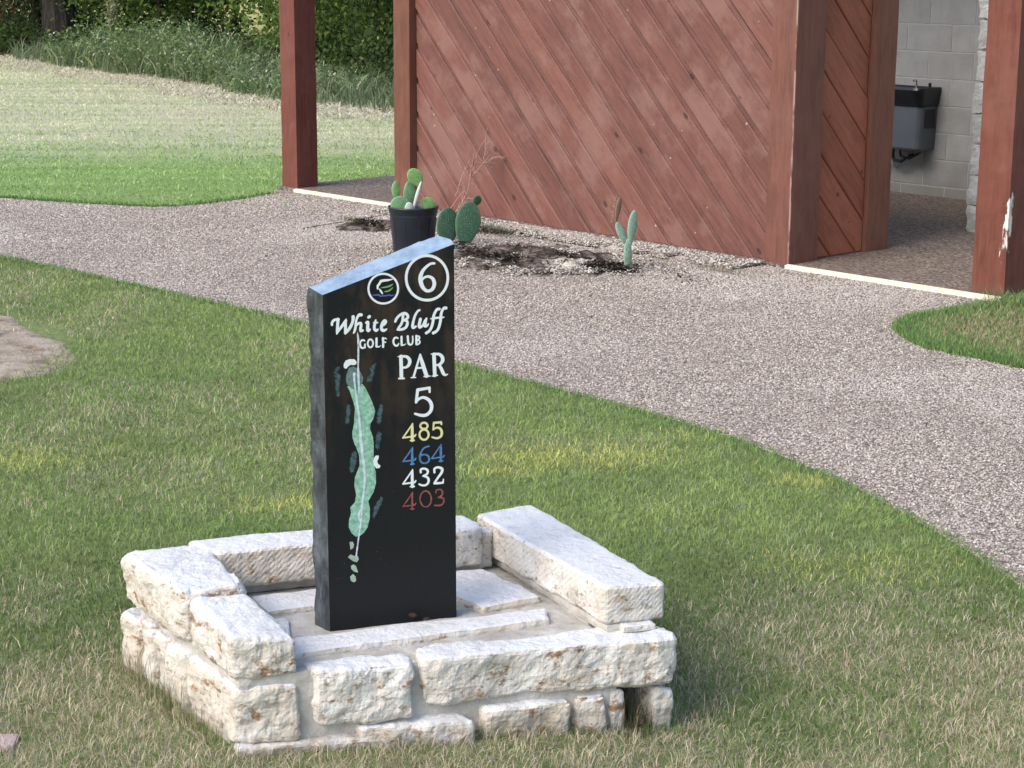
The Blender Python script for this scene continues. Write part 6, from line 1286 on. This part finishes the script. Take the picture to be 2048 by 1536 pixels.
def strays():
    n = 260; x = -3 + 6 * rng.random(n); y = 5.5 + 9 * rng.random(n); k = inside(path_poly, x, y); x, y = x[k], y[k]; n = len(x)
    l = .006 + .016 * rng.random(n); w = .002 + .006 * rng.random(n); yaw = rng.random(n) * 6.28; P = np.stack([x, y, np.full(n, .0115)], 1)
    ex = np.stack([np.cos(yaw), np.sin(yaw), rng.normal(0, .2, n)], 1) * l[:, None]; ey = np.stack([-np.sin(yaw), np.cos(yaw), rng.normal(0, .3, n)], 1) * w[:, None]
    v = np.stack([P - ex, P + ey, P + ex, P - ey], 1).reshape(-1, 3); k = np.arange(n)[:, None] * 4; t = np.concatenate([k + [0, 1, 2], k + [0, 2, 3]], 1).reshape(-1, 3)
    tag(obj('stray_leaves', tri_mesh('stray_leaves', v, t, np.repeat(lerp3((.07, .05, .035), (.34, .28, .18), rng.random(n)), 4, 0)), M['grass']), 'small dry leaf scraps blown across the pebbled path', 'leaf litter', kind='stuff')
strays()
def sprigs():
    # low grey-green sprigs at the foot of the wall and the tuft in the planter hole
    rows = []
    for (cx, cy, rx, ry, n, h, c0, c1) in ((-.22, 12.42, .30, .07, 700, .045, (.10, .12, .08), (.26, .25, .18)), (-1.02, 12.75, .22, .05, 350, .03, (.12, .13, .06), (.25, .23, .14)), (1.2, 10.75, .25, .03, 160, .03, (.2, .2, .14), (.4, .36, .28))):
        a = rng.normal(0, .5, n) * rx; b_ = rng.normal(0, .5, n) * ry
        x = cx + a * U.x + b_ * V.x; y = cy + a * U.y + b_ * V.y
        hh = h * (.3 + rng.random(n)); rows.append(blades(x, y, np.full(n, .02), hh, np.full(n, .0035), hh * .9 * rng.random(n), lerp3(c0, c1, rng.random(n))))
    px, py = pq(.925, .0); n = 160; x = px + rng.normal(0, .02, n); y = py + rng.normal(0, .025, n) - .01
    hh = .03 + .09 * rng.random(n) ** 2; rows.append(blades(x, y, ground_z(x, y), hh, np.full(n, .0018), hh * .8 * rng.random(n), lerp3((.03, .03, .02), (.22, .20, .12), rng.random(n))))
    # odd long runners against the planter side
    n = 260; f = rng.random(n); x = -.66 - .31 * f + rng.normal(0, .012, n) - .02; y = 4.03 + .50 * f; hh = .04 + .09 * rng.random(n) ** 3
    rows.append(blades(x, y, ground_z(x, y), hh, np.full(n, .0019), hh * .5 * rng.random(n), lerp3((.10, .13, .06), (.40, .36, .22), rng.random(n))))
    V_ = np.concatenate([p[0] for p in rows]); off = np.cumsum([0] + [len(p[0]) for p in rows[:-1]])
    T_ = np.concatenate([p[1] + o for p, o in zip(rows, off)]); C_ = np.concatenate([p[2] for p in rows])
    tag(obj('small_sprigs', tri_mesh('small_sprigs', V_, T_, C_), M['grass']), 'wispy grey-green sprigs at the foot of the board wall and round the planter', 'weeds', kind='stuff')
sprigs()

# stones at the left rim of the picture
o = obj('marker_stone', rough_block('marker_stone', [(-.07, -.05), (.07, -.05), (.06, .06), (-.06, .06)], -.02, .055, r=.03, amp=.006, freq=14, cell=.012, seed=77), flat_mat('white_stone', (.72, .73, .74), .6, .3, .06), None, smooth=True)
o.location = (-2.495, 8.78, 0); tag(o, 'small white stone on the bare dirt patch at the left edge of the lawn', 'stone')
o = obj('flat_stone', rough_block('flat_stone', [(-.09, -.035), (.075, -.03), (.07, .04), (-.09, .04)], -.02, .016, r=.006, amp=.004, freq=16, cell=.010, seed=78), flat_mat('pink_stone', (.40, .31, .29), .85, .2, .15, 20, bs=.6), None)
o.location = (-1.195, 4.035, 0); tag(o, 'flat pinkish stone sunk in the grass at the lower left edge of the lawn', 'stone')

# ------------------------------------------------------------------ woods edge
def leaf_cloud(c, rad, n, size, c0, c1, clump=0.0, seed=0, droop=.3, yellow=.015):
    r_ = np.random.default_rng(seed)
    if clump:
        m_ = max(3, int(n / 60)); K = r_.normal(0, .5, (m_, 3)); K /= np.maximum(1, np.linalg.norm(K, axis=1) / 1.0)[:, None]
        P = K[r_.integers(0, m_, n)] + r_.normal(0, clump, (n, 3))
        sh = K[:, 2][r_.integers(0, m_, n)]
    else: P = r_.normal(0, .45, (n, 3))
    P = np.array(c) + P * np.array(rad); P[:, 2] = np.maximum(P[:, 2], .06 + .2 * r_.random(n))
    s = size * (.6 + .8 * r_.random(n))
    d = r_.normal(0, 1, (n, 3)); d[:, 2] -= droop; d /= np.linalg.norm(d, axis=1)[:, None]
    e = np.cross(d, r_.normal(0, 1, (n, 3))); e /= np.linalg.norm(e, axis=1)[:, None]
    v = np.stack([P, P + d * s[:, None] * .5 + e * s[:, None] * .30, P + d * s[:, None], P + d * s[:, None] * .5 - e * s[:, None] * .30], 1).reshape(-1, 3)
    k = np.arange(n)[:, None] * 4; t = np.concatenate([k + [0, 1, 2], k + [0, 2, 3]], 1).reshape(-1, 3)
    col_ = lerp3(c0, c1, np.clip(vfbm(P[:, 0] * 3, P[:, 2] * 3 + P[:, 1], 1.0, seed) * 1.2 - .1 + .3 * (r_.random(n) - .5), 0, 1))
    col_[r_.random(n) < yellow] = (.30, .30, .07)
    return v, t, np.repeat(col_, 4, 0)
def join(L):
    off = np.cumsum([0] + [len(p[0]) for p in L[:-1]])
    return np.concatenate([p[0] for p in L]), np.concatenate([p[1] + o for p, o in zip(L, off)]), np.concatenate([p[2] for p in L])
bk = NB('bark'); n1 = bk.noise(bk.mapping(bk.pos(), (1, 1, .2)), 16, 5, .7)
M['bark'] = bk.done(bk.ramp(n1, [(.35, (.012, .011, .010)), (.65, (.048, .043, .038))]), .95, (n1, .8, .03), spec=.1)
def trunk_mesh(h, r, seed, lean=0.1, forks=4):
    rr = random.Random(seed); bm = bmesh.new(); P = [Vector((0, 0, -.1))]; d = Vector((rr.uniform(-lean, lean), rr.uniform(-lean, lean), 1))
    n = 9; R = [r * 1.35]
    for k in range(n):
        d = (d + Vector((rr.uniform(-.08, .08), rr.uniform(-.08, .08), .05))).normalized(); P.append(P[-1] + d * h / n); R.append(r * (1 - .75 * (k + 1) / n))
    tube(bm, P, R, 10)
    for k in range(forks):
        i = rr.randint(2, n - 1); a = rr.uniform(0, 6.28); q = P[i]; bd = Vector((math.cos(a), math.sin(a), rr.uniform(.1, .8))).normalized(); Q = [q]
        for _ in range(5): bd = (bd + Vector((rr.uniform(-.25, .25), rr.uniform(-.25, .25), rr.uniform(-.1, .2)))).normalized(); Q.append(Q[-1] + bd * h * .07)
        tube(bm, Q, [R[i] * .5 * (1 - .15 * j) for j in range(6)], 6)
    return bm_mesh('trunk', bm)
TREES = [  # x, y, height, trunk radius, crown radius, crown base, label
    (-8.45, 36.2, 9.5, .33, 2.6, 2.4, 'thick dark trunk with deep furrowed bark behind the tall weeds'),
    (-11.2, 37.5, 8.0, .16, 2.2, .9, 'brown-leaved tree at the far left end of the woods edge'),
    (-6.3, 34.6, 6.5, .06, 1.7, .75, 'slender bright green tree just right of the thick dark trunk'),
    (-5.15, 36.4, 7.0, .065, 1.6, 1.5, 'thin straight dark trunk standing before the yellow gap'),
    (-4.45, 34.8, 6.5, .05, 1.5, 1.35, 'thinnest leaning trunk left of the left shelter post'),
    (-3.1, 31.8, 7.0, .075, 1.8, .55, 'dense green tree between the left post and the board wall'),
    (-2.35, 29.6, 6.5, .055, 1.6, .45, 'leafy green tree touching the left end of the board wall'),
    (-3.6, 35.3, 7.5, .11, 1.7, 1.0, 'dark forked tree seen just right of the left shelter post'),
    (-7.2, 39.0, 7.5, .08, 1.9, 1.0, 'shaded tree set back between the thick trunk and the gap'),
    (-9.9, 40.5, 8.0, .10, 2.1, 1.2, 'shaded tree set back behind the far left of the weeds'),
    (-0.6, 28.2, 7.0, .09, 2.0, .5, 'green tree hidden mostly by the board wall, nearest to it'),
    (1.6, 27.5, 7.5, .10, 2.2, .5, 'green tree behind the shelter, right of the woods edge'),
]
for k, (x, y, h, r, cr_, cb, lab) in enumerate(TREES):
    t = empty('tree', (x, y, 0)); tag(t, lab, 'tree', 'trees along the woods edge')
    obj('trunk', trunk_mesh(h * .9, r, 40 + k), M['bark'], t)
    brown = k == 1
    c0, c1 = ((.05, .038, .018), (.17, .12, .05)) if brown else (((.040, .080, .018), (.18, .28, .06)) if k in (2, 5, 6) else ((.013, .028, .008), (.062, .10, .026)))
    L = [leaf_cloud((0, 0, cb + (h - cb) * .55), (cr_, cr_, (h - cb) * .55), 2600, .17, c0, c1, .16, 100 + k),
         leaf_cloud((0, -.2, cb + .55), (cr_ * .95, cr_ * .7, .85), 1700 if k in (3, 4, 7) else 4200, .085, c0, c1, .15, 200 + k, yellow=.02)]
    obj('crown', tri_mesh('crown', *join(L)), M['leaf'], t)
SHRUBS = [(-10.3, 36.0, 1.0, .55, 1), (-9.3, 35.4, .8, .5, 0), (-7.6, 34.6, .7, .45, 0), (-5.9, 33.4, .8, .45, 0), (-4.9, 33.6, .6, .38, 0), (-3.9, 32.2, .7, .5, 0), (-2.9, 29.2, .8, .62, 0), (-2.0, 27.4, .8, .75, 0), (-1.3, 25.9, .8, .7, 0), (-.3, 25.6, .9, .8, 0), (-6.6, 37.2, .8, .55, 0), (-8.9, 38.6, 1.0, .7, 0)]
SL = ['brown-tinged bush at the far left under the trees', 'bush left of the thick dark trunk', 'bush right of the thick dark trunk', 'bush below the slender bright tree', 'low bush before the thin straight trunk', 'bush seen left of the left post', 'bush seen right of the left post', 'round bush between post and board wall', 'dark bush nearest the board wall, low', 'bush hidden behind the left end of the board wall', 'shaded bush behind the yellow gap', 'shaded bush behind the thick trunk']
for k, (x, y, r, h, br) in enumerate(SHRUBS):
    t = empty('shrub', (x, y, 0)); tag(t, SL[k], 'shrub', 'understory shrubs at the woods edge')
    bm = bmesh.new(); rr = random.Random(k)
    for _ in range(5): tube(bm, [(0, 0, 0), (rr.uniform(-.2, .2), rr.uniform(-.2, .2), h * .5), (rr.uniform(-.5, .5) * r, rr.uniform(-.4, .4) * r, h * 1.1)], [.015, .011, .004], 5)
    obj('stem', bm_mesh('stem', bm), M['bark'], t)
    c0, c1 = ((.05, .05, .02), (.15, .12, .05)) if br else ((.02, .042, .012), (.085, .135, .035))
    obj('foliage', tri_mesh('foliage', *leaf_cloud((0, 0, h * .55), (r, r * .8, h * .6), 2400, .07, c0, c1, .2, 300 + k)), M['leaf'], t)

# the wood behind, too deep to tell one plant from the next
def thicket():
    r_ = np.random.default_rng(77); n = 60000
    x = -17 + 26 * r_.random(n); d = 27.5 + 7.5 * r_.random(n) ** .8; y = d - 1.42 * x; z = 2.9 * r_.random(n) ** 1.1
    k = (vfbm(x, z * 2.2, .9, 12) > np.where(x < -7.2, .22, .36)) & (y > 24) & ~((np.abs(x + 5.6) < .45) & (z < .9) & (r_.random(n) < .8))
    x, y, z = x[k], y[k], z[k]; n = len(x)
    v, t, c = leaf_cloud((0, 0, 5), (1, 1, 1), n, .12, (.012, .024, .009), (.045, .075, .024), 0, 78, yellow=.015)
    v = v.reshape(n, 4, 3); v = v - v[:, :1] + np.stack([x, y, z], 1)[:, None]
    tag(obj('thicket', tri_mesh('thicket', v.reshape(-1, 3), t, c), M['leaf']), 'dark tangled thicket filling the depth of the woods behind the trees', 'thicket', kind='stuff')
thicket()

# ------------------------------------------------------------------ rank weeds and cut straw before the woods
def long_blades(x, y, h, w, lean, az, c, seg=5, curl=1.0):
    n = len(x); T_ = np.linspace(0, 1, seg + 1); yaw = az + np.pi / 2 + rng.normal(0, .6, n)
    v = np.empty((n, 2 * seg + 1, 3), np.float32)
    for i, t in enumerate(T_):
        hor = lean * (t ** 1.9); up = h * (t - curl * .42 * t ** 3 * (lean / np.maximum(h, .01)).clip(0, 1.6))
        cx, cy = x + np.cos(az) * hor, y + np.sin(az) * hor; ww = w / 2 * (1 - t ** 2.2) ** .8
        if i < seg:
            v[:, 2 * i] = np.stack([cx - np.cos(yaw) * ww, cy - np.sin(yaw) * ww, up], 1); v[:, 2 * i + 1] = np.stack([cx + np.cos(yaw) * ww, cy + np.sin(yaw) * ww, up], 1)
        else: v[:, 2 * i] = np.stack([cx, cy, up], 1)
    k = np.arange(n)[:, None] * (2 * seg + 1); L = []
    for i in range(seg - 1): L += [k + [2 * i, 2 * i + 1, 2 * i + 3], k + [2 * i, 2 * i + 3, 2 * i + 2]]
    L.append(k + [2 * seg - 2, 2 * seg - 1, 2 * seg]); t = np.concatenate(L, 1).reshape(-1, 3)
    return v.reshape(-1, 3), t, np.repeat(c, 2 * seg + 1, 0)
edge = np.array([(-13, 41.0), (-9.4, 35.2), (-7.6, 31.4), (-5.6, 29.0), (-4.3, 26.8), (-3.0, 24.6), (-2.0, 23.0), (-1.2, 21.9), (.2, 20.4)])
def on_edge(n, lo=0, hi=1, depth=1.0, front=.1):
    seg = np.hypot(*(edge[1:] - edge[:-1]).T); cum = np.concatenate([[0], np.cumsum(seg)]); d = (lo + (hi - lo) * rng.random(n)) * cum[-1]
    i = np.clip(np.searchsorted(cum, d) - 1, 0, len(seg) - 1); f = (d - cum[i]) / seg[i]; P = edge[i] + (edge[i + 1] - edge[i]) * f[:, None]
    T_ = (edge[i + 1] - edge[i]) / seg[i][:, None]; N = np.stack([-T_[:, 1], T_[:, 0]], 1)
    return P + N * (rng.random(n)[:, None] * depth - front + .5 * (vnoise(P[:, 0], P[:, 1], 1.1, 4)[:, None] - .5)), d / cum[-1]
def weeds():
    # cane-like clump in the left half
    P, f = on_edge(2100, .39, .82, 2.0, .0); n = len(P)
    tall = .28 + .62 * np.exp(-((f - .54) / .12) ** 2) * (.5 + .7 * vnoise(P[:, 0], P[:, 1], 1.6, 5)) + .16 * vnoise(P[:, 0], P[:, 1], 2.2, 5)
    h = tall * (.55 + .6 * rng.random(n)); az = rng.normal(-.2, 1.6, n)
    c = lerp3((.07, .125, .045), (.30, .39, .17), rng.random(n)); c[rng.random(n) < .10] = (.58, .60, .42)
    A_ = long_blades(P[:, 0], P[:, 1], h, .016 + .016 * rng.random(n), h * (.35 + .75 * rng.random(n)), az, c)
    # leafy canes: an arching stem carrying broad drooping leaves in two ranks
    P, f = on_edge(620, .40, .80, 1.7, .1); L_ = [A_]
    for (x0, y0), ff_ in zip(P, f):
        hh = (.30 + .62 * math.exp(-((ff_ - .53) / .12) ** 2)) * rng.uniform(.6, 1.15); a0 = rng.normal(-.3, 1.3); ln = hh * rng.uniform(.15, .6)
        m_ = int(5 + hh * 9); t = np.linspace(.12, 1, m_); px = x0 + math.cos(a0) * ln * t ** 2; py = y0 + math.sin(a0) * ln * t ** 2; pz = hh * (t - .18 * t ** 3)
        az = a0 + np.where(np.arange(m_) % 2, 1.2, -1.2) + rng.normal(0, .5, m_); l = rng.uniform(.10, .24, m_) * (1.15 - .5 * t)
        cc = lerp3((.07, .135, .05), (.30, .40, .18), rng.random(m_)); cc[rng.random(m_) < .10] = (.62, .63, .46)
        B0 = long_blades(px, py, l * .55, .018 + .016 * rng.random(m_), l, az, cc, 3, 1.5); B0[0][:, 2] += np.repeat(pz, 7); L_.append(B0)
        L_.append(long_blades(np.array([x0]), np.array([y0]), np.array([hh * .9]), np.array([.010]), np.array([ln]), np.array([a0]), np.array([[.18, .22, .12]]), 4, .3))
    A_ = join(L_)
    tag(obj('cane_weeds', tri_mesh('cane_weeds', *A_), M['leaf']), 'tall arching grey-green cane weeds at the edge of the mown field', 'weeds', kind='stuff')
    P, f = on_edge(15000, .0, 1, 3.2, .05); n = len(P)
    h = (.12 + .30 * rng.random(n)) * (.5 + vnoise(P[:, 0], P[:, 1], 1.3, 15)); az = rng.random(n) * 6.28
    c = lerp3((.08, .13, .065), (.24, .30, .17), vfbm(P[:, 0], P[:, 1], 2, 6)) * (.6 + .8 * rng.random(n))[:, None]; c[rng.random(n) < .12] = (.30, .27, .17)
    B_ = long_blades(P[:, 0], P[:, 1], h, .010 + .012 * rng.random(n), h * (.2 + .9 * rng.random(n)), az, c, 4)
    tag(obj('brush', tri_mesh('brush', *B_), M['leaf']), 'low tangled brush and rough grass under the trees at the field edge', 'brush', kind='stuff')
    P, f = on_edge(15000, .0, 1, 1.25, .95); n = len(P)
    h = .02 + .09 * rng.random(n) ** 2; az = rng.random(n) * 6.28
    c = lerp3((.58, .52, .41), (.86, .81, .68), rng.random(n)); c[rng.random(n) < .15] = (.26, .22, .15)
    Cc = long_blades(P[:, 0], P[:, 1], h, .008 + .008 * rng.random(n), .08 + .16 * rng.random(n), az, c, 3)
    tag(obj('cut_straw', tri_mesh('cut_straw', *Cc), M['leaf']), 'pale cut straw lying flat along the field edge before the weeds', 'straw', kind='stuff')
weeds()
def plume():
    t = empty('tall_reed', (-6.55, 31.2, 0)); tag(t, 'tall feathery seed plume rising above the cane weeds beside the thick trunk', 'reed')
    bm = bmesh.new(); tube(bm, [(0, 0, 0), (.02, 0, .5), (.05, 0, .95), (.09, 0, 1.25)], [.012, .010, .007, .003], 6); obj('stem', bm_mesh('stem', bm), flat_mat('reed_stem', (.25, .28, .14), .7), t)
    r_ = np.random.default_rng(5); n = 500; z = .65 + .65 * r_.random(n); w = .11 * np.sin(np.clip((z - .6) / .72, 0, 1) * np.pi) ** .7
    x = .02 + .06 * z + r_.normal(0, .5, n) * w; y = r_.normal(0, .5, n) * w
    v, tt, c = leaf_cloud((0, 0, 0), (1, 1, 1), n, .05, (.16, .19, .09), (.34, .34, .20), 0, 9)
    v = v.reshape(n, 4, 3); v = v - v[:, :1] + np.stack([x, y, z], 1)[:, None]
    obj('plume', tri_mesh('plume', v.reshape(-1, 3), tt, c), M['leaf'], t)
plume()
print('done build')
